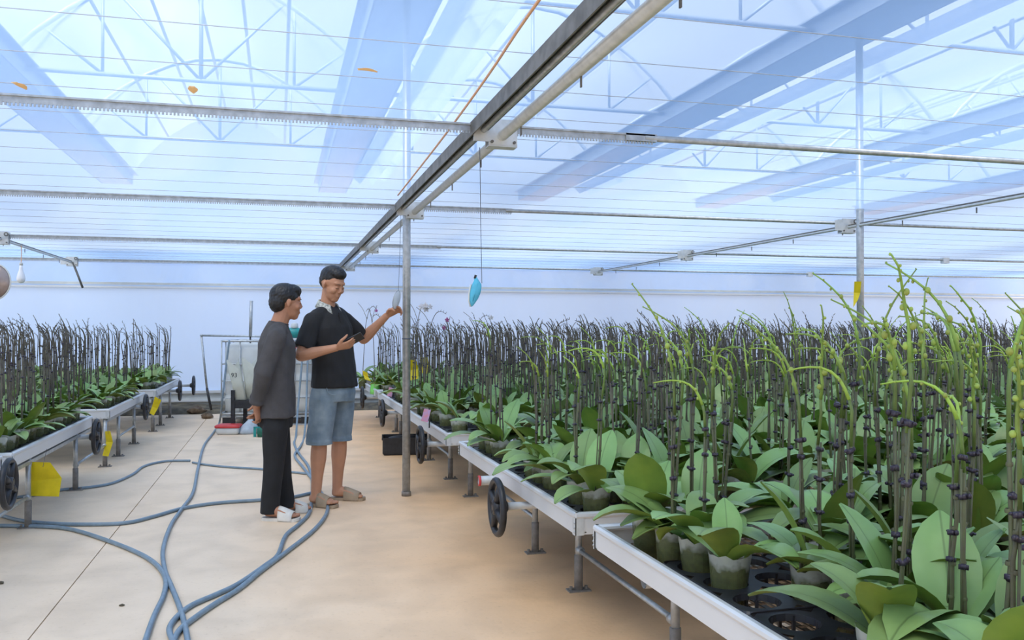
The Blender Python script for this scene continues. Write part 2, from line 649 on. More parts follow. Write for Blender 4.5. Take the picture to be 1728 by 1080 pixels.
# ------------------------------------------------------------------ setting: far wall
wb = struct(MB().bx(-12, 20, WALL_Y, WALL_Y + .006, .27, 1.90).build('wall_back', 'film_wall'))
MB().bx(-12, 20, WALL_Y - .02, WALL_Y - .014, 1.90, 2.46).build('upper_film', 'film_wall2', wb)
MB().bx(-12, 20, WALL_Y, WALL_Y + .05, 0, .27).build('skirting_panel', 'white_pl', wb)
MB().bx(-12, 20, WALL_Y - .04, WALL_Y + .02, 1.885, 1.915).build('film_lock_rail', 'alu', wb)
MB().bx(-12, 20, WALL_Y - .03, WALL_Y - .024, 1.93, 1.97).build('film_fold_strip', 'white_pl', wb)
MB().bx(-12, 20, WALL_Y - .05, WALL_Y + .02, .26, .30).build('lower_rail', 'alu', wb)
MB().bx(-12, 20, WALL_Y - .05, WALL_Y + .02, .13, .155).build('lower_rail', 'alu', wb)
MB().bx(-12, 20, WALL_Y - .04, WALL_Y + .02, 2.44, 2.48).build('top_rail', 'alu', wb)
# strip of bare earth and a low kerb under the wall
kb = MB()
rk = random.Random(3)
n = 90
for j in range(n + 1):
    x = -8 + 22 * j / n
    kb.v += [(x, WALL_Y - .75 + rk.uniform(-.03, .03), 0), (x, WALL_Y - .55, .05 + rk.uniform(0, .05)), (x, WALL_Y - .1, .06 + rk.uniform(0, .06)), (x, WALL_Y - .03, .03)]
for j in range(n):
    for i in range(3):
        a = j * 4 + i
        kb.face((a, a + 4, a + 5, a + 1))
eb = kb.build('earth_strip', 'soil', smooth=True)
tag(eb, 'strip of dark bare earth along the foot of the far wall', 'soil')
eb['kind'] = 'stuff'

# ------------------------------------------------------------------ steel posts
def post(x, y, label, top=GZ):
    t = thing('steel_post', label, 'post', (x, y, 0))
    MB().lathe([(.03, 0), (.03, top)], 20).build('tube', 'galv', t, True)
    MB().lathe([(.036, 0), (.036, .03), (.031, .035)], 20).build('foot_collar', 'rust', t, True)
    MB().torus((0, 0, 1.18), .031, .004, 'Z', 20, 6).build('wire_tie', 'darkwire', t, True)
    return t


P1 = floor_pt(686, 836)
post(P1.x, P1.y, 'galvanised steel post standing in the aisle beside the young man')
post(4.78, 6.28, 'galvanised steel post rising from the orchids on the right with a yellow card')
post(-2.68, 6.4, 'galvanised steel post among the orchids of the left benches')

# ------------------------------------------------------------------ screen beams (double rail along the aisle) with brackets
PIPE_Y = [3.80, 6.42, 9.45, 12.45]
BZ = 2.135


def beam(x, label, thin=False):
    t = thing('screen_beam', label, 'beam', (x, 0, 0))
    MB().tube([(.045, -4, BZ), (.045, 12.6, BZ)], .012 if thin else .024, 12).build('round_rail', 'galv_lt', t, True)
    c = MB()
    if thin:
        c.bx(.041, .049, -4, 12.6, BZ + .008, BZ + .022)
    else:
      c.bx(-.10, -.02, -4, 12.6, BZ + .05, BZ + .058)
      c.bx(-.10, -.094, -4, 12.6, BZ - .005, BZ + .05)
      c.bx(-.026, -.02, -4, 12.6, BZ + .02, BZ + .05)
    c.build('channel_rail', 'dark_steel', t)
    if not thin:
        MB().tube([(-.045, -4, BZ + .02), (-.045, 12.6, BZ + .02)], .013, 8).build('drive_rod', 'galv', t, True)
    for y in PIPE_Y:
        b = MB()
        b.bx(-.02, .115, y - .01, y - .004, BZ - .045, BZ + .075)
        b.bx(-.02, .115, y + .05, y + .056, BZ - .045, BZ + .075)
        b.bx(-.02, .115, y - .01, y + .056, BZ - .05, BZ - .044)
        b.bx(-.09, -.02, y - .01, y - .004, BZ - .03, BZ + .06)
        br = b.build('bracket', 'galv_lt', t)
        MB().torus((.10, y - .03, BZ + .05), .016, .005, 'Y', 14, 6).build('shackle', 'dark_steel', br, True)
        for dx in (-.005, .10):
            MB().lathe([(.007, -.012), (.007, 0)], 8, (dx, y - .008, BZ - .03), 'Y').build('bolt', 'dark_steel', br)
    y = -1.0
    while y < 12:
        MB().bx(.05, .055, y, y + .01, BZ - .06, BZ - .02).build('clip', 'dark_steel', t)
        y += .75
    return t


beam(BEAMS[1], 'grey double rail beam running overhead along the middle of the aisle')
beam(BEAMS[2], 'thin grey rail beam running overhead above the right orchid benches', True)
beam(BEAMS[0], 'short visible grey rail beam overhead at the far left', True)
MB_ = MB().tube([(-2.62, 12.45, BZ), (-2.50, 12.45, 1.80)], .014, 8)
tag(MB_.build('diagonal_strut', 'dark_steel', None, True), 'short dark diagonal strut under the left beam joint', 'strut')

# racks and push pipes across
for k, y in enumerate(PIPE_Y):
    nm = ['nearest', 'second', 'third', 'farthest'][k]
    t = thing('rack_pipe', '%s overhead toothed rack joined to a thin cross pipe' % nm, 'rack', (0, y + .02, BZ + .02), 0, 'racks crossing under the film')
    for (x0, x1) in ((-9, 1.75), (4.4, 4.9)):
        r = MB()
        r.bx(x0, x1, -.003, .003, .0, .034)
        r.bx(x0, x1, -.012, -.003, .026, .034)
        x = x0 + .01
        while x < x1 - .01:
            r.bx(x, x + .0075, -.003, .003, -.011, 0)
            x += .015
        if k == 0 or x0 < 0:
            r.build('rack', 'galv', t)
    MB().tube([(1.70, 0, .018), (18, 0, .018)], .014 if k else .0155, 10).build('push_pipe', 'galv', t, True)
    if k == 0:
        MB().bx(1.60, 1.76, -.012, .012, .0, .036).build('coupler', 'galv', t)
    for bxm in (8.5,):
        MB().bx(bxm - .03, bxm + .06, -.03, .03, -.03, .045).build('pipe_clamp', 'galv_lt', t)

# orange cord clipped along the beam
pts = [Vector((.70, .2, 2.24)), (.72, 1.2, 2.235), (.735, 2.0, 2.23), (.74, 2.6, 2.215), (.78, 3.2, 2.235), (.79, 4.0, 2.215), (.82, 5.0, 2.23), (.83, 6.2, 2.22)]
tag(MB().tube(spline(pts, 8), .0055, 6).build('cord', 'orange_cord', None, True), 'thin orange cord strung just under the film beside the middle beam', 'cord')

# ------------------------------------------------------------------ rolling benches
RIM = .52
RH = .078


def rail_prof(mb, p0, p1, inward, z1=RIM):
    """folded aluminium side rail from p0 to p1 with a rolled lip"""
    p0, p1, n = Vector(p0), Vector(p1), Vector(inward)
    prof = [(0, -.016), (0, -RH), (.022, -RH), (.022, -RH + .004), (.004, -RH + .004), (.004, -.016), (.016, -.012), (.024, -.004), (.022, .004), (.012, .010), (.0, .010), (-.007, .004), (-.008, -.006), (-.004, -.013)]
    b = len(mb.v)
    for p in (p0, p1):
        for (a, z) in prof:
            q = p + n * a
            mb.v.append((q.x, q.y, z1 + z))
    k = len(prof)
    for i in range(k):
        j = (i + 1) % k
        mb.face((b + i, b + j, b + k + j, b + k + i))
    mb.face([b + i for i in range(k)][::-1])
    mb.face([b + k + i for i in range(k)])


leg_me = MB().lathe([(.0165, .1), (.0165, .44)], 12).mesh('leg', 'galv', True)
slv = MB().lathe([(.021, 0), (.021, .17), (.017, .172)], 12).mesh('foot_sleeve', 'rust', True)
pl = MB().bx(-.055, .055, -.03, .03, 0, .007)
for dx in (-.038, .038):
    pl.lathe([(.008, .007), (.008, .022)], 6, (dx, 0, 0))
plate_me = pl.mesh('foot_plate', 'rust')
wheel = MB().torus((0, 0, 0), .128, .0165, 'X', 32, 10)
for k in range(4):
    a = k * math.pi / 2 + .5
    wheel.tube([(.0, .02 * math.cos(a), .02 * math.sin(a)), (0, .122 * math.cos(a), .122 * math.sin(a))], [.022, .016], 8, side=(1, 0, 0), r2=[.022, .018])
wheel.lathe([(.036, -.02), (.04, .0), (.036, .03), (.026, .05)], 16, (0, 0, 0), 'X')
wheel_me = wheel.mesh('handwheel', 'blk', True)


def bench(label, xe, sx, y0, y1, legs, bars, wheels, pipes, length=9.0, group=None, mesh_w=2.4):
    """xe aisle end, sx = +1 extends to the right, -1 to the left"""
    t = thing('rolling_bench', label, 'bench', (xe, y0, 0), 0, group)
    X1 = sx * length
    W = y1 - y0
    e = MB(); rail_prof(e, (0, 0, 0), (0, W, 0), (sx, 0, 0)); e.build('end_rail', 'alu', t)
    for yy, dd in ((0, 1), (W, -1)):
        e = MB(); rail_prof(e, (0, yy, 0), (X1, yy, 0), (0, dd, 0)); e.build('side_rail', 'alu', t)
    for yy in (0, W):
        c = MB().bx(-.004 * sx, .032 * sx, yy - .004, yy + .004, RIM - RH - .002, RIM - .012)
        c.bx(-.005 * sx, 0, yy - .004 if yy else yy - .004, yy + .03 if not yy else yy + .004, RIM - RH - .002, RIM - .012)
        cc = c.build('corner_plate', 'galv_lt', t)
        for zz in (-.03, -.05, -.066):
            MB().lathe([(.004, -.009), (.0045, -.005)], 6, (0, yy, RIM + zz), 'X' ).build('rivet', 'galv', cc)
    w = MB()
    yy = .05
    while yy < W:
        w.bx(.006 * sx, X1, yy - .0025, yy + .0025, RIM - RH, RIM - RH + .006)
        yy += .05
    x = .04
    while x < min(length, mesh_w):
        w.bx(sx * x - .0035, sx * x + .0035, 0, W, RIM - RH + .006, RIM - RH + .011)
        x += .035 if x < 1 else .10
    wm = w.build('wire_mesh', 'mesh', t)
    wm['kind'] = 'stuff'
    for ly, lx in legs:
        for k, q in enumerate((0, 1.6, 3.2)):
            lo = link('leg', leg_me, t)
            lo.location = (lx - xe + sx * q, ly - y0, 0)
            link('foot_sleeve', slv, lo)
            link('foot_plate', plate_me, lo)
    for (b0, b1, lx) in bars:
        MB().tube([(lx - xe, b0 - y0, .195), (lx - xe, b1 - y0, .195)], .011, 8).build('brace', 'galv', t, True)
    for lx in sorted({l[1] for l in legs}):
        ysl = [l[0] for l in legs if l[1] == lx]
        lo_, hi_ = min(min(ysl), y0 + .05), max(max(ysl), y1 - .05)
        for q in (0, 1.6, 3.2):
            MB().bx(lx - xe + sx * q - .018, lx - xe + sx * q + .018, lo_ - y0, hi_ - y0, .405, .428).build('cross_bearer', 'galv', t)
    for (py, pz, px, red) in pipes:
        p = MB()
        X0 = px - xe
        p.lathe([(.026, 0), (.026, length - .3)], 16, (X0 if sx > 0 else X0 - (length - .3), py - y0, pz), 'X', cap=False)
        p.lathe([(.021, 0), (.021, length - .3)], 16, (X0 if sx > 0 else X0 - (length - .3), py - y0, pz), 'X', cap=False)
        po = p.build('roller_pipe', 'galv_lt', t, True)
        if red:
            MB().lathe([(.022, 0), (.029, .002), (.029, .012), (.022, .014)], 16, (X0 - .004, py - y0, pz), 'X', cap=False).build('red_pipe_end', 'red_pl', po, True)
    for (wy, wz, wx) in wheels:
        wo = link('handwheel', wheel_me, t)
        wo.location = (wx - xe, wy - y0, wz)
        if sx < 0:
            wo.rotation_euler = (0, 0, math.pi)
        MB().lathe([(.019, .045), (.019, .75)], 12, (0, 0, 0), 'X').build('shaft', 'galv_lt', wo, True)
    return t


XR, XL = 1.13, -1.5
LX = 1.39
GB = 'rolling aluminium benches'
RB = [(.95, 2.99), (3.20, 5.45), (5.90, 7.95), (8.02, 10.2), (10.35, 12.6)]
bench('nearest rolling aluminium bench on the right crowded with orchids in black trays', XR, 1, *RB[0], [(1.7, LX), (2.86, LX)], [], [], [(2.62, .425, 1.16, False), (1.5, .425, 1.16, False)], 9, GB, 1.5)
bench('second rolling bench on the right with a handwheel and a red pipe end', XR, 1, *RB[1], [(3.9, LX), (4.62, LX)], [(4.62, 5.4, LX)], [(4.07, .385, 1.03)], [(4.55, .43, 1.05, True)], 10, GB, 1.2)
bench('third rolling bench on the right just beyond the aisle post', XR, 1, *RB[2], [(6.3, LX), (7.08, LX)], [], [(6.42, .385, 1.03)], [(7.5, .42, 1.2, False)], 12, GB, 1)
bench('fourth rolling bench on the right behind the black crate', XR, 1, *RB[3], [(8.14, LX), (10.1, LX)], [], [(8.95, .385, 1.04)], [], 13, GB, .8)
bench('farthest rolling bench on the right by the wall with a green pot', XR, 1, *RB[4], [(10.5, LX), (12.3, LX)], [], [(11.05, .385, 1.03)], [], 13, GB, .8)
LLX = -1.5
LB = [(3.3, 5.52), (5.62, 7.85), (8.5, 10.62), (11.1, 13.6)]
bench('left rolling bench cut off by the frame edge with a dark handwheel', XL - .03, -1, *LB[0], [(3.8, LLX - .02), (4.9, LLX - .02)], [], [(5.30, .40, -1.43)], [], 6, GB, 1)
bench('left rolling bench with a large yellow card hanging from its rail', XL, -1, *LB[1], [(6.04, LLX - .02), (7.35, LLX - .02)], [], [(7.45, .40, -1.39)], [(6.85, .42, -1.53, False)], 6, GB, 1.2)
bench('middle left rolling bench between two smaller yellow cards', XL + .02, -1, *LB[2], [(8.53, LLX - .02), (9.2, LLX - .02), (10.15, LLX - .02)], [(9.2, 10.15, LLX - .02)], [(10.15, .40, -1.40)], [(9.3, .42, -1.52, False)], 6, GB, 1)
bench('farthest left rolling bench with two handwheels near the wall', XL + .08, -1, *LB[3], [(11.3, LLX + .02), (12.0, LLX + .02), (13.0, LLX + .02)], [], [(12.75, .40, -1.32), (13.4, .43, -1.2)], [], 6, GB, 1)

for (b0, b1, lx, lab) in ((2.86, 3.9, LX, 'grey floor-level brace bar between the two nearest right benches'), (7.08, 8.14, LX, 'grey brace bar linking the legs behind the aisle post'),
                          (4.9, 6.04, LLX - .02, 'grey brace bar under the large yellow card on the left'), (7.35, 8.53, LLX - .02, 'grey brace bar behind the narrow yellow card on the left')):
    br = MB().tube([(lx, b0 + .018, .195), (lx, b1 - .018, .195)], .011, 8)
    for yy in (b0 + .02, b1 - .02):
        br.lathe([(.021, -.015), (.021, .015)], 10, (lx, yy, .195), 'Y')
    tag(br.build('brace_bar', 'galv', None, True), lab, 'brace')

# ------------------------------------------------------------------ orchids: meshes
def leaf_mesh(L, W, e0, bend, fold, na=4, nl=8, thick=.0022, two=True, twist=0.0):
    mb = MB()
    cx = cz = 0.0
    top, bot = [], []
    for i in range(nl + 1):
        t = i / nl
        ang = e0 - bend * t ** 1.3
        if i:
            cx += math.cos(ang) * L / nl
            cz += math.sin(ang) * L / nl
        w = W * .5 * (math.sin(math.pi * min(1, .05 + .95 * t ** 1.18)) ** .66) if t < 1 else .0
        w = max(w, .0135 if t < .1 else .0)
        if i == nl:
            w = W * .05
        nx_, nz_ = -math.sin(ang), math.cos(ang)
        rt, rb = [], []
        for j in range(na + 1):
            s = 2 * j / na - 1
            lift = fold * w * abs(s) ** 1.05 - .10 * w * (abs(s) ** 3)
            lat = s * w
            tw = twist * t * s * w
            e = thick * (1 - abs(s) ** 4)
            rt.append((cx + nx_ * (lift + tw + e), lat, cz + nz_ * (lift + tw + e)))
            rb.append((cx + nx_ * (lift + tw - e), lat, cz + nz_ * (lift + tw - e)))
        top.append(rt); bot.append(rb)
    def grid(rows, flip, m):
        b = len(mb.v)
        mb.m = m
        for r in rows:
            mb.v += r
        for i in range(nl):
            for j in range(na):
                a = b + i * (na + 1) + j
                q = (a, a + na + 1, a + na + 2, a + 1)
                mb.face(q[::-1] if not flip else q)
    grid(top, True, 0)
    if two:
        grid(bot, False, 1)
    mb.m = 0
    return mb


lr = random.Random(21)
LEAF_SPEC = []
for e0, bend in ((70, 55), (62, 70), (55, 60), (48, 75), (40, 60), (32, 55), (24, 50), (78, 30), (66, 25), (50, 95)):
    LEAF_SPEC.append((lr.uniform(.20, .26), lr.uniform(.088, .108), R(e0), R(bend), lr.uniform(.25, .5), lr.uniform(-.15, .15)))
LEAVES = [leaf_mesh(s[0], s[1], s[2], s[3], s[4], twist=s[5]).mesh('leaf', ['leaf_top', 'leaf_bot'], True) for s in LEAF_SPEC]


def spike_paths(kind, r):
    """stem path, tip path, bud list"""
    H = {'bud': r.uniform(.42, .56), 'lime': r.uniform(.42, .52), 'bare': r.uniform(.46, .60)}[kind]
    lean = r.uniform(-.03, .03)
    stem = [Vector((0, 0, -.03))]
    for i in range(1, 6):
        t = i / 5
        stem.append(Vector((lean * t * t + r.uniform(-.004, .004), r.uniform(-.006, .006), H * t)))
    p = stem[-1].copy()
    tipL = {'bud': r.uniform(.16, .36), 'lime': r.uniform(.12, .26), 'bare': r.uniform(.08, .20)}[kind]
    ang = R(86)
    bend = R({'bud': r.uniform(35, 120), 'lime': r.uniform(40, 125), 'bare': r.uniform(20, 80)}[kind])
    tip = [p.copy()]
    n = 8
    for i in range(n):
        ang -= bend / n * (1.5 if 2 < i < 6 else .6)
        p = p + Vector((math.cos(ang), r.uniform(-.12, .12), math.sin(ang))) * (tipL / n)
        tip.append(p.copy())
    buds = []
    if kind != 'bare':
        for i in range(2, n + 1):
            s = 1 if i % 2 else -1
            rad = (.0105 if kind == 'bud' else .0062) * (1.10 - .95 * i / (n + 1)) * r.uniform(.7, 1.1)
            c = tip[i] + Vector((r.uniform(-.004, .004), s * rad * 1.05, -rad * r.uniform(-.3, 1.0)))
            buds.append((c, rad))
    return stem, tip, buds, H


CLIP_ME = MB().tube([(-.008, 0, -.002), (.009, 0, .002)], .0075, 6).ell((.013, .005, .003), (.006, .005, .007), None, 6, 4).ell((-.011, -.004, 0), (.005, .006, .004), None, 6, 4).bx(-.004, .004, -.010, .010, -.006, .004).mesh('clip', 'clip', True)
BUD_ME = MB().ell((0, 0, 0), (1, 1, 1.15), None, 8, 6).mesh('bud', 'bud', True)
SPIKES = {}
for kind in ('bud', 'lime', 'bare'):
    SPIKES[kind] = []
    for q in range(7):
        r = random.Random(hash((kind == 'bud', kind == 'lime', q)) & 0xffff if False else 100 * len(kind) + q + (17 if kind == 'bud' else 0))
        stem, tip, buds, H = spike_paths(kind, r)
        k = len(stem)
        if kind == 'bare':
            rs = [.0048, .0046, .0044, .0042, .0040, .0037]
            mats = ['bare', 'bare', 'bare', 'clip', 'bud']
        else:
            rs = [.0054, .0052, .0050, .0048, .0046, .0044]
            mats = ['stem', 'stemgreen', 'tip' if kind == 'bud' else 'lime', 'clip', 'bud']
        def body(full):
            mb = MB()
            mb.m = 0
            mb.tube(stem[:5], rs[:5], 6)
            # support stake beside the stem
            mb.tube([(.008, .004, -.06), (.006, .006, H * .82)], .0028, 5)
            mb.m = 1
            mb.tube(stem[4:] + tip[1:2], [rs[4], rs[5], rs[5] * .95], 6)
            mb.m = 2
            t_r = [.0054 - .0034 * i / 8 for i in range(9)]
            if kind == 'bare':
                t_r = [.0036 - .0026 * i / 8 for i in range(9)]
            mb.tube(tip[1:], t_r[1:], 5)
            if kind == 'bare':
                for i in range(2, 9):
                    s = 1 if i % 2 else -1
                    mb.tube([tip[i], tip[i] + Vector((.006, s * .010, .012))], [.0025, .0012], 4)
            # node rings
            mb.m = 0
            for z in (.18, .36, .55, .72):
                i = z * H
                mb.lathe([(rs[2] * 1.25, -.004), (rs[2] * 1.45, 0), (rs[2] * 1.2, .005)], 6, (stem[int(z * 5) + (1 if z * 5 % 1 > .5 else 0)].x, 0, i), cap=False)
            if full:
                mb.m = 3
                for cz in clips:
                    mb.ell((.004, .004, cz), (.012, .009, .0065), None, 6, 4)
                mb.m = 4
                for c, rad in buds:
                    mb.ell(c, (rad, rad, rad * 1.15), None, 6, 4)
            return mb
        clips = [H * .30 + r.uniform(-.04, .04), H * .60 + r.uniform(-.05, .05), H * .83 + r.uniform(-.03, .03)]
        SPIKES[kind].append(dict(me=body(False).mesh('flower_spike', mats[:3], True), full=body(True).mesh('flower_spike', mats, True), clips=clips, buds=buds, stem=stem, tip=tip, H=H))

# pots
def pot_mesh(seed):
    r = random.Random(seed)
    mb = MB()
    n = 18
    prof = [(.047, 0), (.051, .03), (.056, .08), (.060, .125), (.063, .148)]
    b = len(mb.v)
    for i, (rad, z) in enumerate(prof):
        for j in range(n):
            a = 2 * math.pi * j / n
            wob = 1 + .018 * math.sin(3 * a + seed) + (.02 * math.sin(5 * a + 2 * seed) if i > 2 else 0)
            zz = z + (r.uniform(-.008, .012) if i == 4 else 0)
            mb.v.append((rad * wob * math.cos(a), rad * wob * math.sin(a), zz))
    for i in range(len(prof) - 1):
        for j in range(n):
            a0, a1 = b + i * n + j, b + i * n + (j + 1) % n
            mb.face((a0, a1, a1 + n, a0 + n))
    mb.face([b + j for j in range(n)][::-1])
    return mb.mesh('pot', 'pot', True)


POTS = [pot_mesh(s) for s in range(4)]
def bark_mesh(seed):
    r = random.Random(seed)
    mb = MB()
    n = 14
    prof = [(.044, .003), (.049, .04), (.053, .085), (.05, .108), (.03, .118), (.004, .12)]
    for i, (rad, z) in enumerate(prof):
        for j in range(n):
            a = 2 * math.pi * j / n
            k = rad * r.uniform(.96, 1.03)
            mb.v.append((k * math.cos(a), k * math.sin(a), z + (r.uniform(-.005, .008) if i > 2 else 0)))
    for i in range(len(prof) - 1):
        for j in range(n):
            a0, a1 = i * n + j, i * n + (j + 1) % n
            mb.face((a0, a1, a1 + n, a0 + n))
    return mb.mesh('potting_bark', 'bark')


BARKS = [bark_mesh(s + 40) for s in range(3)]
CROWN_ME = MB().tube([(0, 0, .10), (0, 0, .13), (.002, 0, .155)], [.017, .016, .010], 8, r2=[.012, .011, .008]).mesh('crown', 'leaf_bot', True)
POT_Z = RIM - RH + .014


def pick_leaves(r):
    """two ranks of leaves, low and old outside, erect and young inside"""
    az = r.uniform(0, math.pi)
    out = []
    n = r.choice((5, 6, 6, 7))
    for i in range(n):
        lvl = i / (n - 1)
        a = az + (math.pi if i % 2 else 0) + r.uniform(-.75, .75)
        idx = min(9, max(0, int(round([6, 5, 4, 3, 2, 1, 0][min(6, int(lvl * 6.99))] + r.uniform(-1.2, 1.2)))))
        if r.random() < .16:
            idx = r.choice((7, 8, 9))
        s = r.uniform(.92, 1.30) * (1.0 if lvl < .8 else .80)
        out.append((idx, a, s, .118 + .012 * lvl, r.uniform(-.12, .12)))
    return out


def pick_spikes(r, kind, nmax=2):
    q = r.random()
    n = 0 if q < (.24 if kind == 'bare' else .18) else 1 if q < .62 else nmax
    out = []
    a0 = r.uniform(0, 6.28)
    for i in range(n):
        a = a0 + i * 2.6
        out.append((r.randrange(7), a, r.uniform(0, 6.28) if r.random() < .28 else math.pi + r.uniform(-.8, .8), r.uniform(.90, 1.12), r.uniform(-.05, .05), r.uniform(-.05, .05)))
    return out


def orchid(x, y, z, kind, r, label, group, detail, spikes=None, leaves=None, lsc=1.10):
    t = thing('potted_orchid', label, 'orchid', (x, y, z), 0, group)
    po = link('pot', POTS[r.randrange(4)], t)
    po.rotation_euler = (r.uniform(-.04, .04), r.uniform(-.04, .04), r.uniform(0, 6.28))
    sc = r.uniform(.96, 1.06)
    po.scale = (sc, sc, r.uniform(.95, 1.05))
    bk = link('potting_bark', BARKS[r.randrange(3)], po)
    link('crown', CROWN_ME, t)
    for (idx, a, s, zz, tw) in (leaves or pick_leaves(r)):
        l = link('leaf', LEAVES[idx], t)
        l.location = (.008 * math.cos(a), .008 * math.sin(a), zz)
        l.rotation_euler = (tw, 0, a)
        s *= lsc
        l.scale = (s, s, s)
    for (q, a, fa, s, tx, ty) in (spikes if spikes is not None else pick_spikes(r, kind)):
        sp = SPIKES[kind][q]
        o = link('flower_spike', sp['me'] if detail else sp['full'], t)
        o.location = (.022 * math.cos(a), .022 * math.sin(a), .13)
        o.rotation_euler = (tx, ty, fa)
        o.scale = (1, 1, s)
        if detail:
            for cz in sp['clips']:
                c = link('clip', CLIP_ME, o)
                c.location = (.003, .003, cz)
                c.rotation_euler = (0, 0, r.uniform(0, 6))
            for c, rad in sp['buds']:
                b = link('bud', BUD_ME, o)
                b.location = c
                b.scale = (rad, rad, rad)
    return t


# ------------------------------------------------------------------ orchid positions
PITCH_X = PITCH_Y = .172
pos = []      # (D, x, y, bench, column, row)
gr = random.Random(11)
for bi, (y0, y1) in enumerate(RB):
    nr = int((y1 - y0 - .16) / PITCH_Y) + 1
    x = XR + .125
    col = 0
    while x < 12.5:
        for row in range(nr):
            yy = y0 + .10 + row * PITCH_Y
            u, D = bearing(x, yy)
            if D < .9 or u > 1728 + 260 / max(D * .45, .6):
                continue
            if gr.random() < (.42 if col == 0 else .34 if bi < 2 else .28):
                continue
            pos.append((D, x + gr.uniform(-.012, .012), yy + gr.uniform(-.012, .012), 'R%d' % bi, col, row))
        x += PITCH_X
        col += 1
for bi, (y0, y1) in enumerate(LB):
    if bi == 0:
        continue
    xe = XL + (.02 if bi == 2 else   .08 if bi == 3 else 0)
    nr = int((y1 - y0 - .16) / PITCH_Y) + 1
    for col in range(26):
        x = xe - .125 - col * PITCH_X
        for row in range(nr):
            yy = y0 + .10 + row * PITCH_Y
            u, D = bearing(x, yy)
            if u < -160:
                continue
            if gr.random() < (.10 if col == 0 else .26):
                continue
            pos.append((D, x + gr.uniform(-.012, .012), yy + gr.uniform(-.012, .012), 'L%d' % bi, col, row))


# plants at the corner of the far right bench stand apart with their flowers
def rank(p):
    D, x, y, b, col, row = p
    k = D
    if b[0] == 'R' and b not in ('R0',) and col > 3:
        k *= 1.25
    if col <= 1:
        k *= .70
    u = bearing(x, y)[0]
    if u > 1760 or u < -20:
        k *= 2.2
    return k


pos.sort(key=rank)
vis = [p for p in pos if -25 < bearing(p[1], p[2])[0] < 1765]
INDIV = vis[:296]
_iv = set(map(id, INDIV))
REST = [p for p in pos if id(p) not in _iv]

BN = {'R0': 'nearest right bench', 'R1': 'second right bench', 'R2': 'third right bench', 'R3': 'fourth right bench', 'R4': 'farthest right bench',
      'L1': 'left yellow-card bench', 'L2': 'middle left bench', 'L3': 'farthest left bench'}
ORD = ['first', 'second', 'third', 'fourth', 'fifth', 'sixth', 'seventh', 'eighth', 'ninth', 'tenth', 'eleventh', 'twelfth', 'thirteenth', 'fourteenth', 'fifteenth', 'sixteenth', 'seventeenth', 'eighteenth'] + ['farther'] * 30
NUM = ['one', 'two', 'three', 'four', 'five', 'six', 'seven', 'eight', 'nine', 'ten', 'eleven', 'twelve', 'thirteen', 'fourteen', 'fifteen', 'sixteen', 'seventeen', 'eighteen', 'nineteen', 'twenty', 'twenty-one', 'twenty-two', 'twenty-three', 'twenty-four', 'twenty-five', 'twenty-six'] + ['many'] * 60
rows_ = {}
for p in INDIV:
    rows_.setdefault((p[3], p[4]), []).append(p)
olab = {}
for (b, c), l in rows_.items():
    l.sort(key=lambda p: p[2])
    for i, p in enumerate(l):
        olab[id(p)] = (b, c, i)
kindof = {'R0': 'bud', 'R1': 'lime'}
for p in INDIV:
    D, x, y, b, col, row = p
    r = random.Random(int(x * 1000) * 7919 + int(y * 1000))
    kind = kindof.get(b, 'bare')
    if b == 'R1' and r.random() < .35:
        kind = 'bare'
    if b == 'R1' and r.random() < .18 and kind == 'lime':
        kind = 'bud'
    if b == 'R0' and r.random() < .12:
        kind = 'lime'
    b_, c_, i_ = olab[id(p)]
    look = {'bud': 'green-budded', 'lime': 'lime-tipped', 'bare': 'dark-spiked'}[kind]
    lab = '%s moth orchid, %s, row %s from aisle, %s from near end' % (look, BN[b_], NUM[c_], ORD[i_])
    orchid(x, y, POT_Z, kind, r, lab, 'moth orchids on the ' + ('right' if b[0] == 'R' else 'left') + ' benches', D < 3.3, lsc={'R0': 1.13, 'R1': 1.08, 'R2': .95, 'R3': .9, 'R4': .9, 'L1': .84, 'L2': .82, 'L3': .95}[b])

# the remaining orchids further in: one crowd
def low_leaf(spec):
    return leaf_mesh(spec[0], spec[1], spec[2], spec[3], spec[4], na=2, nl=4, two=False)


LOW = []
for s in LEAF_SPEC:
    mb = low_leaf(s)
    LOW.append((np.array(mb.v, dtype=np.float32), mb.f))


def low_spike(sp, kind):
    mb = MB()
    col = {'bud': (1, 2, 3), 'lime': (1, 2, 4), 'bare': (5, 5, 5)}[kind]
    mb.m = col[0]
    st = sp['stem']
    mb.tube([st[0], st[2], st[4]], [.0062, .0058, .0052], 4, cap=False)
    mb.m = col[1]
    tp = sp['tip']
    mb.tube([st[4], st[5], tp[2]], [.0052, .0048, .0044], 4, cap=False)
    mb.m = col[2]
    mb.tube([tp[2], tp[4], tp[6], tp[8]], [.0046, .0042, .0034, .002], 4, cap=False)
    mb.m = 6
    for cz in sp['clips']:
        mb.ell((.003, .003, cz), (.012, .010, .010), None, 4, 2)
    if kind == 'bare':
        mb.m = 5
        for i in (3, 5, 7):
            mb.tube([tp[i], tp[i] + Vector((.012, .016 * (1 if i == 5 else -1), .02))], [.003, .0015], 3, cap=False)
    else:
        mb.m = 7
        for c, rad in sp['buds'][::2]:
            mb.ell(c, (rad, rad, rad), None, 5, 3)
    return np.array(mb.v, dtype=np.float32), mb.f, mb.mi


LOWS = {k: [low_spike(s, k) for s in SPIKES[k]] for k in SPIKES}
potm = MB().lathe([(.047, 0), (.060, .14)], 7, cap=False).lathe([(.055, .11), (.004, .12)], 7, cap=False)
POTL = (np.array(potm.v, dtype=np.float32), potm.f)


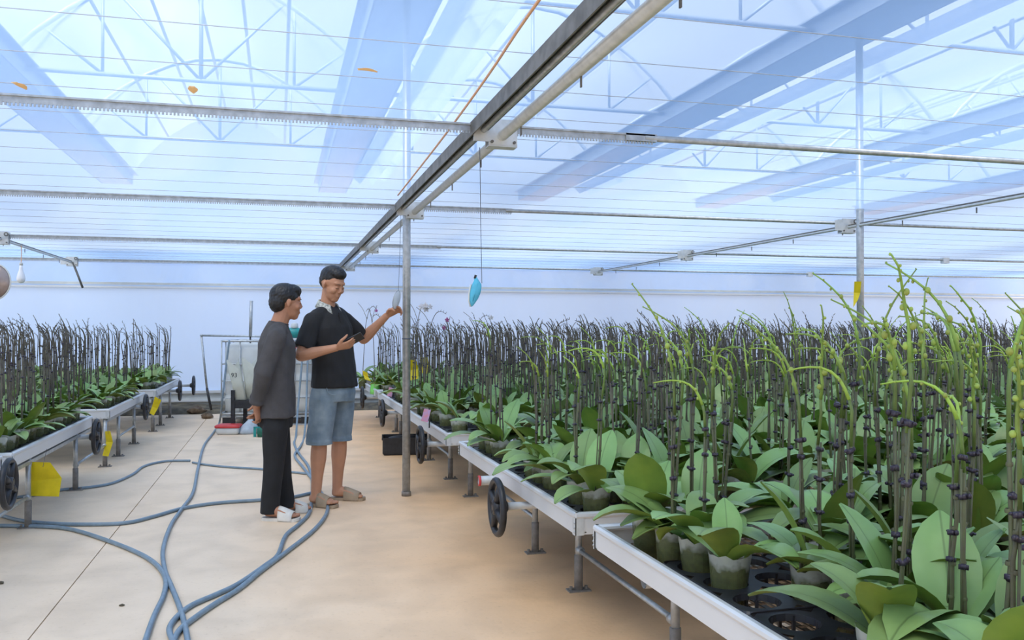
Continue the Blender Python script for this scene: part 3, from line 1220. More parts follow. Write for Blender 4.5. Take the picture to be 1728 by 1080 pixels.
def crowd(plist, name, label, cat):
    V, FL, FM, off = [], [], [], 0
    loops, starts, tot = [], [], 0
    for (D, x, y, b, col, row) in plist:
        r = random.Random(int(x * 1000) * 7919 + int(y * 1000))
        kind = kindof.get(b, 'bare')
        if b == 'R1' and r.random() < .35:
            kind = 'bare'
        def put(v, faces, mis):
            nonlocal off
            V.append(v)
            for f, m in zip(faces, mis):
                starts.append(len(loops))
                loops.extend([i + off for i in f])
                FM.append(m)
            off += len(v)
        base = np.array((x, y, POT_Z), dtype=np.float32)
        put(POTL[0] + base, POTL[1], [8] * 7 + [9] * 7)
        for (idx, a, s, zz, tw) in pick_leaves(r):
            v, f = LOW[idx]
            ca, sa = math.cos(a), math.sin(a)
            q = v * (s * (.84 if b[0] == 'L' else 1.0))
            w = np.stack((q[:, 0] * ca - q[:, 1] * sa, q[:, 0] * sa + q[:, 1] * ca, q[:, 2] + zz), 1) + base
            put(w.astype(np.float32), f, [0] * len(f))
        for (qi, a, fa, s, tx, ty) in pick_spikes(r, kind):
            v, f, mi = LOWS[kind][qi]
            ca, sa = math.cos(fa), math.sin(fa)
            zs = v[:, 2] * s
            xx, yy_ = v[:, 0] + ty * zs, v[:, 1] - tx * zs
            w = np.stack((xx * ca - yy_ * sa + .02 * math.cos(a), xx * sa + yy_ * ca + .02 * math.sin(a), zs + .13), 1) + base
            put(w.astype(np.float32), f, mi)
    V = np.concatenate(V)
    me = bpy.data.meshes.new(name)
    me.vertices.add(len(V))
    me.vertices.foreach_set('co', V.ravel())
    me.loops.add(len(loops))
    me.loops.foreach_set('vertex_index', loops)
    me.polygons.add(len(starts))
    me.polygons.foreach_set('loop_start', starts)
    for m in ('leaf_top', 'stem', 'stemgreen', 'tip', 'lime', 'bare', 'clip', 'bud', 'pot', 'bark'):
        me.materials.append(M[m])
    me.polygons.foreach_set('material_index', FM)
    me.polygons.foreach_set('use_smooth', [True] * len(starts))
    me.update(calc_edges=True)
    me.validate()
    o = link(name, me)
    tag(o, label, cat)
    o['kind'] = 'stuff'
    return o


crowd([p for p in REST], 'orchid_crowd', 'dense crowd of orchids filling the benches further from the aisle', 'orchids')

# ------------------------------------------------------------------ black pot trays
def tray_mesh(nxh, nyh):
    mb = MB()
    p = PITCH_X
    z1 = .060
    N = 16
    for i in range(nxh):
        for j in range(nyh):
            cx, cy = (i + .5) * p, (j + .5) * p
            b = len(mb.v)
            for k in range(N):
                a = 2 * math.pi * (k + .5) / N
                c, s = math.cos(a), math.sin(a)
                m = max(abs(c), abs(s))
                mb.v.append((cx + c / m * p / 2, cy + s / m * p / 2, z1))
                mb.v.append((cx + c * .066, cy + s * .066, z1))
                mb.v.append((cx + c * .064, cy + s * .064, z1 - .018))
            for k in range(N):
                a0, a1 = b + 3 * k, b + 3 * ((k + 1) % N)
                mb.face((a0, a1, a1 + 1, a0 + 1))
                mb.face((a0 + 1, a1 + 1, a1 + 2, a0 + 2))
            for k in range(6):
                a = 2 * math.pi * k / 6
                mb.box((cx + .067 * math.cos(a), cy + .067 * math.sin(a), .028), (.004, .004, .028))
            mb.bx(cx - .07, cx + .07, cy - .004, cy + .004, 0, .006)
            mb.bx(cx - .004, cx + .004, cy - .07, cy + .07, 0, .006)
    W, H = nxh * p, nyh * p
    r = .022
    pts = []
    for cx, cy, a0 in ((W - r, r, -90), (W - r, H - r, 0), (r, H - r, 90), (r, r, 180)):
        for q in range(5):
            a = R(a0 + q * 22.5)
            pts.append((cx + r * math.cos(a), cy + r * math.sin(a)))
    b = len(mb.v)
    for (x, y) in pts:
        sx, sy = (x - W / 2), (y - H / 2)
        l = math.hypot(sx, sy)
        mb.v += [(x, y, z1 + .003), (x + .006 * sx / l, y + .006 * sy / l, z1 - .004), (x + .003 * sx / l, y + .003 * sy / l, z1 - .018), (x, y, z1 - .018)]
    k = len(pts)
    for i in range(k):
        for j in range(3):
            a0, a1 = b + 4 * i + j, b + 4 * ((i + 1) % k) + j
            mb.face((a0, a1, a1 + 1, a0 + 1))
    return mb.mesh('pot_tray', 'tray')


TRAY = tray_mesh(2, 3)
names = {'R0': 'nearest right', 'R1': 'second right', 'R2': 'third right', 'R3': 'fourth right', 'L1': 'yellow-card left', 'L2': 'middle left', 'L3': 'farthest left'}
tr_r = random.Random(5)
for b, nm in names.items():
    right = b[0] == 'R'
    y0, y1 = (RB if right else LB)[int(b[1])]
    nt_ = int((y1 - y0 - .16) / PITCH_Y + 1) // 3
    cols = 3 if b == 'R0' else 2 if b == 'R1' else 1
    for c in range(cols):
        for k in range(nt_):
            x0 = XR + .125 - PITCH_X / 2 + c * 2 * PITCH_X if right else (XL + (.02 if b == 'L2' else   .08 if b == 'L3' else 0)) - .125 + PITCH_X / 2 - 2 * PITCH_X
            yy = y0 + .10 - PITCH_Y / 2 + k * 3 * PITCH_Y
            o = link('pot_tray', TRAY)
            o.location = (x0 + tr_r.uniform(-.004, .004), yy + tr_r.uniform(-.004, .004), RIM - RH + .012)
            o.scale = (.985, .985, 1)
            if c == 0:
                lab = 'black pot tray at aisle edge of %s bench, %s from near end' % (nm, ORD[k])
            else:
                lab = 'black pot tray inside %s bench, row %s from aisle, %s from near end' % (nm, NUM[c], ORD[k])
            tag(o, lab, 'tray', 'black pot trays')

# ------------------------------------------------------------------ hoses on the floor
def hose(pix, rad, label, m='hose', pre=(), post=()):
    pts = list(pre) + [floor_pt(u, v, rad) for (u, v) in pix] + list(post)
    o = MB().tube(spline(pts, 7), rad, 8).build('hose', m, None, True)
    return tag(o, label, 'hose', 'blue hoses on the floor')


HR = .0125
hose([(371, 712), (362, 728), (345, 752), (335, 790), (327, 830), (308, 858), (290, 885), (277, 925), (280, 960), (292, 990), (306, 1025), (316, 1062), (322, 1100)], HR,
     'blue-grey hose running from the tank down the aisle to the bottom edge', 'hose', [depth_pt(387, 574, 10.98), depth_pt(381, 625, 10.95), depth_pt(375, 680, 10.9)])
hose([(-40, 846), (0, 842), (50, 836), (105, 826), (150, 822), (190, 815), (225, 800), (245, 786), (280, 778), (322, 777)], HR * .9, 'blue hose curving out from under the left yellow-card bench')
hose([(326, 780), (350, 784), (390, 788), (440, 791), (490, 796), (540, 801)], HR * .8, 'thin blue hose crossing the aisle behind the two men')
hose([(-40, 858), (0, 868), (30, 876), (65, 881), (130, 884), (210, 882), (260, 871), (310, 857), (370, 848), (443, 843), (490, 839), (527, 831)], HR, 'blue hose from the left edge crossing towards the men and their feet')
hose([(-40, 886), (60, 887), (120, 892), (180, 910), (235, 932), (266, 952), (281, 976), (278, 1003), (262, 1038), (244, 1090)], HR, 'blue hose from the left edge bending down to the bottom edge')
hose([(500, 735), (497, 748), (505, 765), (520, 785), (527, 808), (527, 838), (523, 864), (505, 884), (483, 903), (470, 935), (450, 952), (405, 983), (370, 1000), (325, 1020), (298, 1042), (288, 1062), (300, 1090)], HR,
     'blue hose passing the older man\'s sandal and looping at the bottom edge', 'hose', [depth_pt(512, 570, 11.1), depth_pt(509, 620, 11.0), depth_pt(503, 690, 10.8)])
hose([(514, 735), (508, 752), (498, 768), (512, 788), (530, 812), (548, 840), (553, 862), (532, 892), (482, 932), (442, 962), (405, 992), (362, 1019), (325, 1045), (303, 1064), (290, 1095)], HR,
     'blue hose emerging from under the young man\'s sandal', 'hose', [depth_pt(520, 570, 11.1), depth_pt(519, 620, 11.0), depth_pt(517, 690, 10.8)])

# ------------------------------------------------------------------ hanging cards and small hanging things
def slab_poly(name, pts, thick_dir, th, m, parent=None):
    mb = MB()
    d = Vector(thick_dir).normalized() * th
    n = len(pts)
    for p in pts:
        mb.v.append(tuple(Vector(p)))
    for p in pts:
        mb.v.append(tuple(Vector(p) + d))
    mb.face(range(n)); mb.face([n + i for i in range(n)][::-1])
    for i in range(n):
        j = (i + 1) % n
        mb.face((i, n + i, n + j, j))
    return mb.build(name, m, parent)


VIEW = Vector((SN, CS, 0))


def card(up, mid, dn, D, dbow, label, hang=None, th=.0012):
    """a bent sticky card: upper panel and lower panel meeting along the crease mid"""
    t = thing('sticky_card', label, 'card', depth_pt(*dn[0], D), 0, 'yellow sticky cards')
    org = t.location
    A = [depth_pt(u, v, D) - org for u, v in up]
    B = [depth_pt(u, v, D + dbow) - org for u, v in mid]
    C = [depth_pt(u, v, D + dbow * .3) - org for u, v in dn]
    slab_poly('upper_panel', A + B[::-1], VIEW, th, 'yellow', t)
    slab_poly('lower_panel', B + C[::-1], VIEW, th, 'yellow', t)
    if hang:
        MB().tube([depth_pt(hang[0], hang[1], D) - org, A[0].lerp(A[1], .6) - Vector((0, 0, .03))], .0012, 5).build('hook_wire', 'darkwire', t)
    return t


card([(56, 779), (86, 780)], [(50, 812), (105.5, 806)], [(48.6, 836), (101, 837.5)], 5.45, .03, 'large yellow sticky card hanging from the rail of the near left bench', (80, 757))
card([(178, 727.5), (187, 727)], [(180, 745), (191.5, 746)], [(174, 768.5), (184, 770)], 7.77, .04, 'narrow bent yellow card at the corner of the middle left bench', (183, 703))
card([(262, 669), (273, 675)], [(257, 686), (267, 689)], [(253, 697), (260, 701)], 10.33, .03, 'small tilted yellow card hanging below the farthest left bench', (266, 662))
card([(692, 607), (702, 608)], [(691, 625), (706, 622)], [(692, 642), (706, 639)], 8.55, .05, 'yellow sticky card standing among orchids just right of the aisle post', None)
card([(708, 603), (722, 603)], [(709, 615), (723, 616)], [(709, 629), (721, 631)], 9.1, .05, 'yellow sticky card with dark stems crossing it behind the post', None)
card([(1442, 475), (1454, 475)], [(1441, 494), (1452, 494)], [(1440, 519), (1448, 506)], 7.15, .03, 'yellow card fixed to the steel post among the right orchids', None)
card([(1556, 622), (1563, 623)], [(1557, 630), (1563, 630)], [(1557, 639), (1562, 640)], 6.0, .01, 'tiny yellow card deep among the right orchid spikes', None)
card([(612, 716 - 91), (620, 629)], [(613, 632), (622, 637)], [(616, 640), (626, 643)], 10.1, .02, 'small yellow scrap hanging by the far right handwheel', None)

# light blue folded cloth on a wire
D = 4.06
t = thing('hanging_cloth', 'light blue folded cloth pouch hanging on a thin dark wire', 'cloth', depth_pt(802, 517, D))
org = t.location.copy()
RGT = Vector((CS, -SN, 0))
ch_ = [(802, 467, 1.5), (803.5, 473, 4), (804.5, 480, 8), (803.5, 486, 9), (801.5, 494, 9), (799.5, 502, 7.5), (797, 510, 5), (795.5, 515, 3), (795, 517.5, 1)]
MB().tube([depth_pt(u, v, D) - org for u, v, w in ch_], [w * D / F_PX for u, v, w in ch_], 12, side=RGT, r2=[w * D / F_PX * .55 for u, v, w in ch_]).build('pouch', 'mask', t, True)
MB().tube([depth_pt(u, v, D - .012) - org for u, v in ((806, 478), (802, 492), (797.5, 508))], .0022, 6).build('fold_seam', 'mask', t, True)
MB().tube([depth_pt(u, v, D - .004) - org for u, v in ((794.5, 480), (791.5, 495), (791, 508), (794, 517.5))], .004, 6).build('white_edge', 'white_pl', t, True)
MB().tube([depth_pt(801, 470, D) - org, depth_pt(803, 464, D) - org], .006, 6).build('black_clip', 'blk', t, True)
tag(MB().tube([depth_pt(809.5, 248, D), depth_pt(811, 370, D), depth_pt(813, 478, D)], .0016, 5).build('hanging_wire', 'darkwire'), 'thin dark wire hanging from the nearest bracket to the blue cloth', 'wire')
# wire and pale disc held by the young man
D2 = 6.34
tag(MB().tube([depth_pt(676, 360, D2 + .08), depth_pt(674.5, 430, D2 + .06), depth_pt(672, 492, D2)], .0016, 5).build('hanging_wire', 'darkwire'), 'thin wire hanging beside the aisle post down to the pale disc', 'wire')
t = thing('hanging_disc', 'pale blue-white round disc held up by the young man', 'disc', depth_pt(669, 506, D2))
db = MB().lathe([(.001, -.0025), (.066, -.0025), (.070, 0), (.066, .0025), (.001, .0025)], 28, (0, 0, 0), 'X')
d_o = db.build('disc', mat('bright disc', (.84, .89, .95), .25, 0, .05), t, True)
d_o.rotation_euler = (0, R(12), R(-28))
MB().torus((0, 0, 0), .069, .0025, 'X', 28, 6).build('rim', 'galv', d_o, True)

# bulb at upper left
D3 = 9.05
t = thing('light_bulb', 'white teardrop light bulb hanging from the left beam', 'bulb', depth_pt(35, 478, D3))
MB().lathe([(.004, 0), (.028, .010), (.042, .035), (.043, .055), (.034, .095), (.022, .13), (.017, .16), (.016, .195)], 16).build('bulb_glass', 'glassbulb', t, True)
MB().lathe([(.018, .19), (.018, .215), (.006, .22)], 12).build('socket', 'white_pl', t, True)
MB().tube([(0, 0, .22), (.004, 0, .32), (0, 0, .40)], .004, 6).build('flex', 'orange_cord', t)
# round brown dish at the left edge
D4 = 5.0
t = thing('hanging_dish', 'round brown enamel dish cut off by the left picture edge', 'dish', depth_pt(-16, 475, D4), -YAW)
MB().lathe([(.005, -.03), (.06, -.022), (.10, .0), (.108, .012), (.10, .008), (.058, -.012), (.005, -.02)], 32, (0, 0, 0), 'Y').build('dish', 'brown_disc', t, True)
MB().torus((0, .012, 0), .108, .005, 'Y', 32, 6).build('rim', 'white_pl', t, True)
MB().tube([(0, 0, .10), (0, 0, CEIL - t.location.z - .02)], .002, 5).build('cord', 'darkwire', t)

# ------------------------------------------------------------------ black crate under the bench
c0 = floor_pt(684, 768)
t = thing('plastic_crate', 'black ribbed plastic crate on the floor behind the aisle post', 'crate', (c0.x + .02, c0.y + .15, 0), -.12)
w, d, h = .22, .15, .175
mb = MB().bx(-w, w, -d, d, .012, .02)
for sx in (-1, 1):
    mb.bx(sx * w - .004, sx * w + .004, -d, d, .02, h)
    mb.bx(-w, w, sx * d - .004, sx * d + .004, .02, h)
mb.build('body', 'blk', t)
MB().bx(-w - .012, w + .012, -d - .012, -d + .006, h - .022, h).bx(-w - .012, w + .012, d - .006, d + .012, h - .022, h).bx(-w - .012, -w + .006, -d, d, h - .022, h).bx(w - .006, w + .012, -d, d, h - .022, h).build('rim', 'blk', t)
for k in range(8):
    x = -w + .03 + k * (2 * w - .06) / 7
    MB().bx(x - .006, x + .006, -d - .010, -d, .02, h - .02).build('rib', 'blk', t)
for sx in (-1, 1):
    MB().bx(-w + .01, w - .01, sx * d * .7 - .02, sx * d * .7 + .02, 0, .012).build('foot', 'blk', t)
mb = MB().ell((0, 0, .15), (.18, .11, .035), None, 12, 6).build('black_bag', 'blk', t, True)

# ------------------------------------------------------------------ flowering and leaning orchids at the aisle corner of the far right benches
def petal_flower(parent, c, r, m, rr, facing):
    f = bpy.data.objects.new('flower', None)
    mb = MB()
    for k in range(5):
        a = k * 2 * math.pi / 5 + .3
        w = .62 if k % 2 else .5
        cen = Vector((0, math.cos(a), math.sin(a))) * r * .52
        rot = Matrix.Rotation(a, 4, 'X')
        mb.ell((0, 0, 0), (r * .07, r * .55, r * w * .62), Matrix.Translation(cen) @ rot, 8, 5)
    mb.ell((r * .12, 0, -r * .05), (r * .2, r * .14, r * .18), None, 6, 4)
    o = mb.build('flower', m, parent, True)
    o.location = c
    o.rotation_euler = (0, rr.uniform(-.4, .3), facing)
    bpy.data.objects.remove(f)
    return o


def tall_orchid(u, D, ztop, lean, label, flowers, greenpot=False, branch=True, seed=0):
    r = random.Random(seed)
    P = depth_pt(u, 600, D)
    t = orchid(P.x, P.y, POT_Z, 'bare', r, label, 'moth orchids on the right benches', False, spikes=[])
    if greenpot:
        for ch in t.children:
            if ch.name.startswith('pot.') or ch.name == 'pot':
                ch.hide_render = False
                ch.data = GREENPOT
                ch.scale = (1, 1, 1); ch.rotation_euler = (0, 0, 0)
                ch['label'] = 'light green plastic pot'
    H = ztop - POT_Z
    path = [Vector((0, 0, .12)), Vector((lean * .1, 0, H * .4)), Vector((lean * .25, .02, H * .75)), Vector((lean * .55, .02, H * .95)), Vector((lean * .85, .0, H)), Vector((lean * 1.15, -.02, H * .97))]
    pp = spline(path, 5)
    sp = MB().tube(pp, [.005 - .003 * i / len(pp) for i in range(len(pp))], 6)
    for i in range(12, len(pp), 2):
        sgn = 1 if i % 4 else -1
        sp.tube([pp[i], pp[i] + Vector((.012, .012 * sgn, .02))], [.003, .0012], 4)
    so = sp.build('flower_spike', 'bare', t, True)
    if branch:
        q = [pp[12], pp[12] + Vector((-lean * .3, .05, H * .12)), pp[12] + Vector((-lean * .7, .08, H * .2))]
        MB().tube(spline(q, 5), .0028, 5).build('flower_spike', 'bare', t, True)
    for (k, dx, dz, rad, m) in flowers:
        petal_flower(so, pp[k] + Vector((dx, -.03, dz)), rad, m, r, -math.pi / 2 - YAW + r.uniform(-.5, .5))
    return t


GREENPOT = MB().lathe([(.062, 0), (.060, .05), (.052, .135), (.056, .14), (.050, .14), (.048, .10)], 18).mesh('pot', 'green_pl', True)
tall_orchid(699, 9.4, 1.50, .12, 'white-flowering moth orchid just right of the aisle post', [(22, 0, .02, .034, 'white_petal'), (19, -.02, 0, .036, 'white_petal'), (17, .05, -.01, .036, 'white_petal'), (25, .03, .03, .03, 'white_petal')], seed=1)
tall_orchid(760, 9.8, 1.36, -.05, 'moth orchid with two small pink flowers right of the post', [(20, 0, 0, .028, 'pink_petal'), (14, -.05, -.02, .026, 'pink_petal')], seed=2)
tall_orchid(633, 10.6, 1.50, -.10, 'moth orchid in a light green pot at the far bench corner', [], True, seed=3)
tall_orchid(612, 11.6, 1.56, .16, 'moth orchid with a bare stem arching over the young man\'s phone', [(24, 0, -.03, .024, 'pink_petal')], seed=4)
tall_orchid(655, 9.9, 1.42, -.16, 'moth orchid with forked bare stems below the young man\'s raised hand', [], seed=5)
tall_orchid(716, 9.0, 1.44, .2, 'moth orchid with long leaning bare stem beside the white flowers', [], seed=6)
tall_orchid(795, 10.5, 1.42, .22, 'moth orchid with one white flower left of the lime tips', [(24, 0, 0, .03, 'white_petal')], seed=8)

# lilac and pink tag cards stuck at the bench rail, purple strip on the second bench
for (u, v, D, lab) in ((659, 660, 9.3, 'lilac and pink tag standing at the rail left of the post base'), (719, 703, 6.55, 'lilac and pink tag standing at the rail right of the aisle post')):
    P = depth_pt(u, v + 10, D)
    t = thing('plant_tag', lab, 'tag', P, -YAW)
    MB().box((0, 0, .055), (.026, .0015, .048), Matrix.Rotation(.25, 3, 'Y')).build('tag_face', 'purple_tag', t)
    MB().bx(.02, .03, .002, .008, -.04, .11).build('tag_stake', 'blk', t)
P = floor_pt(975, 856, .505)
Q = floor_pt(1041, 851, .505)
tag(MB().tube([P, Q], .009, 6, side=(0, 0, 1), r2=.014).build('purple_strip', 'purple_tag'), 'flat purple strip lying on the rail of the second right bench', 'strip')

# ------------------------------------------------------------------ water tank corner
TK = (-.06, 12.1)
t = thing('water_tank', 'white plastic water tank in a grey tube cage by the far wall', 'tank', (TK[0], TK[1], 0), -.16)
hw, hd = .58, .48
mb = MB()
NR = 28
def rr_ring(a, b, r, z, k=7):
    out = []
    for cx, cy, a0 in ((a - r, -b + r, -90), (a - r, b - r, 0), (-a + r, b - r, 90), (-a + r, -b + r, 180)):
        for q in range(k):
            an = R(a0 + 90 * q / (k - 1))
            out.append((cx + r * math.cos(an), cy + r * math.sin(an), z))
    return out
prof = [(.50, .42, .15), (.55, .46, .19), (.555, .462, .38), (.545, .455, .40), (.555, .462, .42), (.555, .462, .66), (.545, .455, .68), (.555, .462, .70), (.555, .462, .98), (.53, .44, 1.05), (.46, .38, 1.08)]
for a, b, z in prof:
    mb.v += rr_ring(a, b, .09, z)
for i in range(len(prof) - 1):
    for j in range(NR):
        mb.face((i * NR + j, i * NR + (j + 1) % NR, (i + 1) * NR + (j + 1) % NR, (i + 1) * NR + j))
mb.face(list(range(NR))[::-1]); mb.face([(len(prof) - 1) * NR + j for j in range(NR)])
bt = mb.build('bottle', 'white_pl', t, True)
MB().lathe([(.10, 1.075), (.10, 1.11), (.085, 1.12)], 20).build('cap', 'white_pl', bt, True)
for k in range(6):
    x = -hw + 2 * hw * k / 5
    for y in (-hd, hd):
        MB().tube([(x, y, .14), (x, y, 1.10)], .009, 8).build('cage_upright', 'galv', t, True)
for k in range(5):
    y = -hd + 2 * hd * k / 4
    for x in (-hw, hw):
        if 0 < k < 4:
            MB().tube([(x, y, .14), (x, y, 1.10)], .009, 8).build('cage_upright', 'galv', t, True)
for z in (.16, .36, .58, .80, 1.10):
    r_ = .014 if z > 1 or z < .2 else .008
    ring = [Vector(p) for p in rr_ring(hw + .008, hd + .008, .05, z, 5)]
    MB().tube(ring + [ring[0]], r_, 8, side=(0, 0, 1)).build('cage_hoop', 'galv', t, True)
MB().bx(-hw, hw, -hd, hd, .11, .135).build('pallet_deck', 'galv', t)
for x in (-hw + .08, 0, hw - .08):
    for y in (-hd + .07, hd - .07):
        MB().bx(x - .07, x + .07, y - .06, y + .06, .02, .11).build('pallet_foot', 'blk', t)
for y in (-hd + .07, hd - .07):
    MB().bx(-hw, hw, y - .06, y + .06, 0, .02).build('pallet_runner', 'galv', t)

tp = depth_pt(497, 566, 11.35)
t = thing('pump', 'teal and white pump standing on the water tank between the men', 'pump', (tp.x, tp.y, 1.115), -.1)
MB().bx(-.10, .10, -.06, .06, 0, .02).build('base', 'white_pl', t)
MB().lathe([(.05, -.09), (.068, -.07), (.068, .06), (.05, .09)], 18, (0, 0, .09), 'X').build('motor', 'teal', t, True)
MB().lathe([(.045, .15), (.05, .17), (.045, .21), (.02, .225)], 16).build('head', 'white_pl', t, True)
MB().lathe([(.02, 0), (.02, .05)], 10, (.09, 0, .10), 'X').build('outlet', 'blk', t, True)
pr = [depth_pt(505, 562, 11.2), depth_pt(505, 575, 11.05), depth_pt(500, 585, 10.9), depth_pt(493, 594, 10.85), depth_pt(488, 605, 10.85)]
tag(MB().tube(spline(pr, 6), .013, 8).build('red_tube', mat('coral tube', (.75, .16, .17), .4), None, True), 'coral red tube curling down from the teal pump', 'tube')

t = thing('pipe_frame', 'thin grey pipe frame leaning left of the water tank', 'pipe', depth_pt(357, 692, 11.6))
o_ = t.location.copy()
MB().tube([depth_pt(340, 566, 11.6) - o_, depth_pt(350, 660, 11.6) - o_], .014, 8).build('leaning_pipe', 'galv', t, True)
MB().tube([depth_pt(349.5, 655, 11.6) - o_, Vector((0, 0, .0))], .017, 8).build('pipe_foot', 'blk', t, True)
MB().tube([depth_pt(339, 566, 11.6) - o_, depth_pt(400, 567, 11.5) - o_, depth_pt(520, 569, 11.5) - o_], .014, 8).build('top_pipe', 'galv', t, True)
MB().ell(tuple(depth_pt(340, 566, 11.6) - o_), (.02, .02, .02), None, 8, 6).build('elbow', 'galv', t, True)
pb = depth_pt(422.5, 572, 11.25)
t = thing('grey_pole', 'short upright grey pole rising above the water tank', 'pole', (pb.x, pb.y, pb.z - .30))
MB().tube([(0, 0, 0), (0, 0, .34)], .011, 8).build('lower_rod', 'blk', t, True)
MB().tube([(.0, 0, .33), (.012, 0, .80)], .021, 10).build('sleeve', 'galv', t, True)

# dark stool with cut jugs
sp_ = floor_pt(414, 731)
t = thing('stool', 'dark wooden stool with a raised corner post before the tank', 'stool', (sp_.x, sp_.y + .12, 0), -.2)
MB().bx(-.13, .17, -.13, .13, .36, .395).build('seat', 'blk', t)
for (x, y, h) in ((-.12, -.11, .52), (.15, -.11, .36), (-.03, .12, .36), (.15, .12, .36)):
    MB().bx(x - .022, x + .022, y - .02, y + .02, 0, h).build('leg', 'blk', t)
MB().bx(-.12, .15, -.115, -.10, .30, .36).build('apron', 'blk', t)
sw = Matrix.Rotation(-.2, 3, 'Z')
SO = Vector((sp_.x, sp_.y + .12, 0))


def jug(dx, dy, tilt, W_, H_, label, m, mark=False):
    t = thing('cut_jug', label, 'jug', SO + sw @ Vector((dx, dy, .397)), -.2)
    b = MB()
    n = 16
    rows = [(.8, 0), (1, .02), (1, .5), (1.04, .8), (1.06, 1)]
    for i, (k, z) in enumerate(rows):
        for p in rr_ring(W_ * k, W_ * .62 * k, W_ * .3, 0, 4):
            a = math.atan2(p[1], p[0])
            zz = H_ * z * (1 + (.16 * math.sin(2 * a + .6) + .07 * math.sin(5 * a) if i == 4 else 0))
            b.v.append((p[0] + tilt * zz, p[1], zz))
    for i in range(4):
        for j in range(n):
            b.face((i * n + j, i * n + (j + 1) % n, (i + 1) * n + (j + 1) % n, (i + 1) * n + j))
    b.face(list(range(n))[::-1])
    bo = b.build('shell', m, t, True)
    lq = MB()
    for k, z in ((.78, .01), (.95, .03), (.95, H_ * .42)):
        lq.v += [(p[0] + tilt * z, p[1], z) for p in rr_ring(W_ * k, W_ * .6 * k, W_ * .28, 0, 4)]
    lq.v = [(v[0], v[1], (.01, .03, H_ * .42)[i // 16]) for i, v in enumerate(lq.v)]
    for i in range(2):
        for j in range(n):
            lq.face((i * n + j, i * n + (j + 1) % n, (i + 1) * n + (j + 1) % n, (i + 1) * n + j))
    lq.face([32 + j for j in range(n)])
    lq.build('contents', mat('cream paste', (.70, .62, .36), .6), t, True)
    if mark:
        cu = bpy.data.curves.new('mark', 'FONT')
        cu.body = '93'
        cu.size = .075
        cu.extrude = .001
        tmp = bpy.data.objects.new('mark', cu)
        COL.objects.link(tmp)
        dg = bpy.context.evaluated_depsgraph_get()
        me = bpy.data.meshes.new_from_object(tmp.evaluated_get(dg))
        bpy.data.objects.remove(tmp)
        me.materials.clear(); me.materials.append(M['blk'])
        mo = link('printed_mark', me, t)
        mo.location = (-W_ * .75 + tilt * H_ * .68, -W_ * .66, H_ * .66)
        mo.rotation_euler = (R(90), 0, 0)
    return t


jug(-.035, -.06, -.22, .066, .42, 'cut white jug with dark marking leaning on the stool', 'milky', True)
jug(.095, .02, -.10, .085, .44, 'translucent cut jug standing on the stool behind the marked jug', 'milky')

b0 = floor_pt(386, 734)
t = thing('food_box', 'white plastic box with a red lid on the floor', 'box', (b0.x, b0.y + .1, 0), -.2)
mb = MB()
for a, b, z in ((.115, .075, 0), (.13, .09, .02), (.138, .098, .085)):
    mb.v += rr_ring(a, b, .03, z, 5)
for i in range(2):
    for j in range(20):
        mb.face((i * 20 + j, i * 20 + (j + 1) % 20, (i + 1) * 20 + (j + 1) % 20, (i + 1) * 20 + j))
mb.face(list(range(20))[::-1]); mb.face([40 + j for j in range(20)])
mb.build('box', 'white_pl', t, True)
mb = MB()
for a, b, z in ((.145, .105, .083), (.148, .108, .105), (.13, .09, .118), (.11, .07, .122)):
    mb.v += rr_ring(a, b, .03, z, 5)
for i in range(3):
    for j in range(20):
        mb.face((i * 20 + j, i * 20 + (j + 1) % 20, (i + 1) * 20 + (j + 1) % 20, (i + 1) * 20 + j))
mb.face(list(range(20))[::-1]); mb.face([60 + j for j in range(20)])
mb.build('lid', 'red_pl', t, True)

b0 = floor_pt(417, 733)
mb = MB()
rb = random.Random(9)
n = 14
for i, (k, z) in enumerate(((.10, 0), (.12, .02), (.105, .07), (.07, .12), (.03, .16), (.022, .185))):
    for j in range(n):
        a = 2 * math.pi * j / n
        q = k * (1 + .14 * math.sin(3 * a + i) + rb.uniform(-.06, .06))
        mb.v.append((q * math.cos(a) + .25 * z, q * .8 * math.sin(a), z))
for i in range(5):
    for j in range(n):
        mb.face((i * n + j, i * n + (j + 1) % n, (i + 1) * n + (j + 1) % n, (i + 1) * n + j))
mb.face(list(range(n))[::-1]); mb.face([5 * n + j for j in range(n)])
bo = mb.build('plastic_bag', mat('bluish bag', (.66, .76, .86), .35, 0, .2, 12, .5, 18, transl=.25), None, True)
bo.location = (b0.x, b0.y + .08, 0)
tag(bo, 'crumpled bluish white plastic bag beside the red-lidded box', 'bag')
b0 = floor_pt(438, 738)
t = thing('teal_mug', 'teal cup with a dark green body on the floor by the bag', 'cup', (b0.x, b0.y + .06, 0), -.2)
MB().lathe([(.042, 0), (.046, .05), (.046, .10), (.040, .105), (.038, .02)], 16, (.02, 0, 0)).build('cup', mat('dark green cup', (.01, .12, .08), .4), t, True)
MB().bx(-.065, -.035, -.012, .012, 0, .115).bx(-.065, .02, -.012, .012, .10, .118).build('handle', 'teal', t)
# rubble by the wall
rs_ = random.Random(31)
for k, (u, v, s, lab) in enumerate(((333, 698, .14, 'brown stone lying at the wall foot left of the tank'), (350, 706, .09, 'smaller brown stone beside the leaning pipe foot'), (208, 1021, .012, 'tiny dark pebble on the concrete near the floor joint'), (4, 984, .016, 'tiny brown clod at the left edge of the floor'))):
    P = floor_pt(u, v)
    mb = MB().ell((0, 0, s * .35), (s, s * .8, s * .45), None, 9, 6)
    mb.v = [(x * rs_.uniform(.85, 1.15), y * rs_.uniform(.85, 1.15), max(0, z * rs_.uniform(.85, 1.15))) for x, y, z in mb.v]
    o = mb.build('stone', 'soil' if k > 1 else mat('brown stone', (.20, .14, .09), .9, 0, .5, 20, .4))
    o.location = P
    tag(o, lab, 'stone')

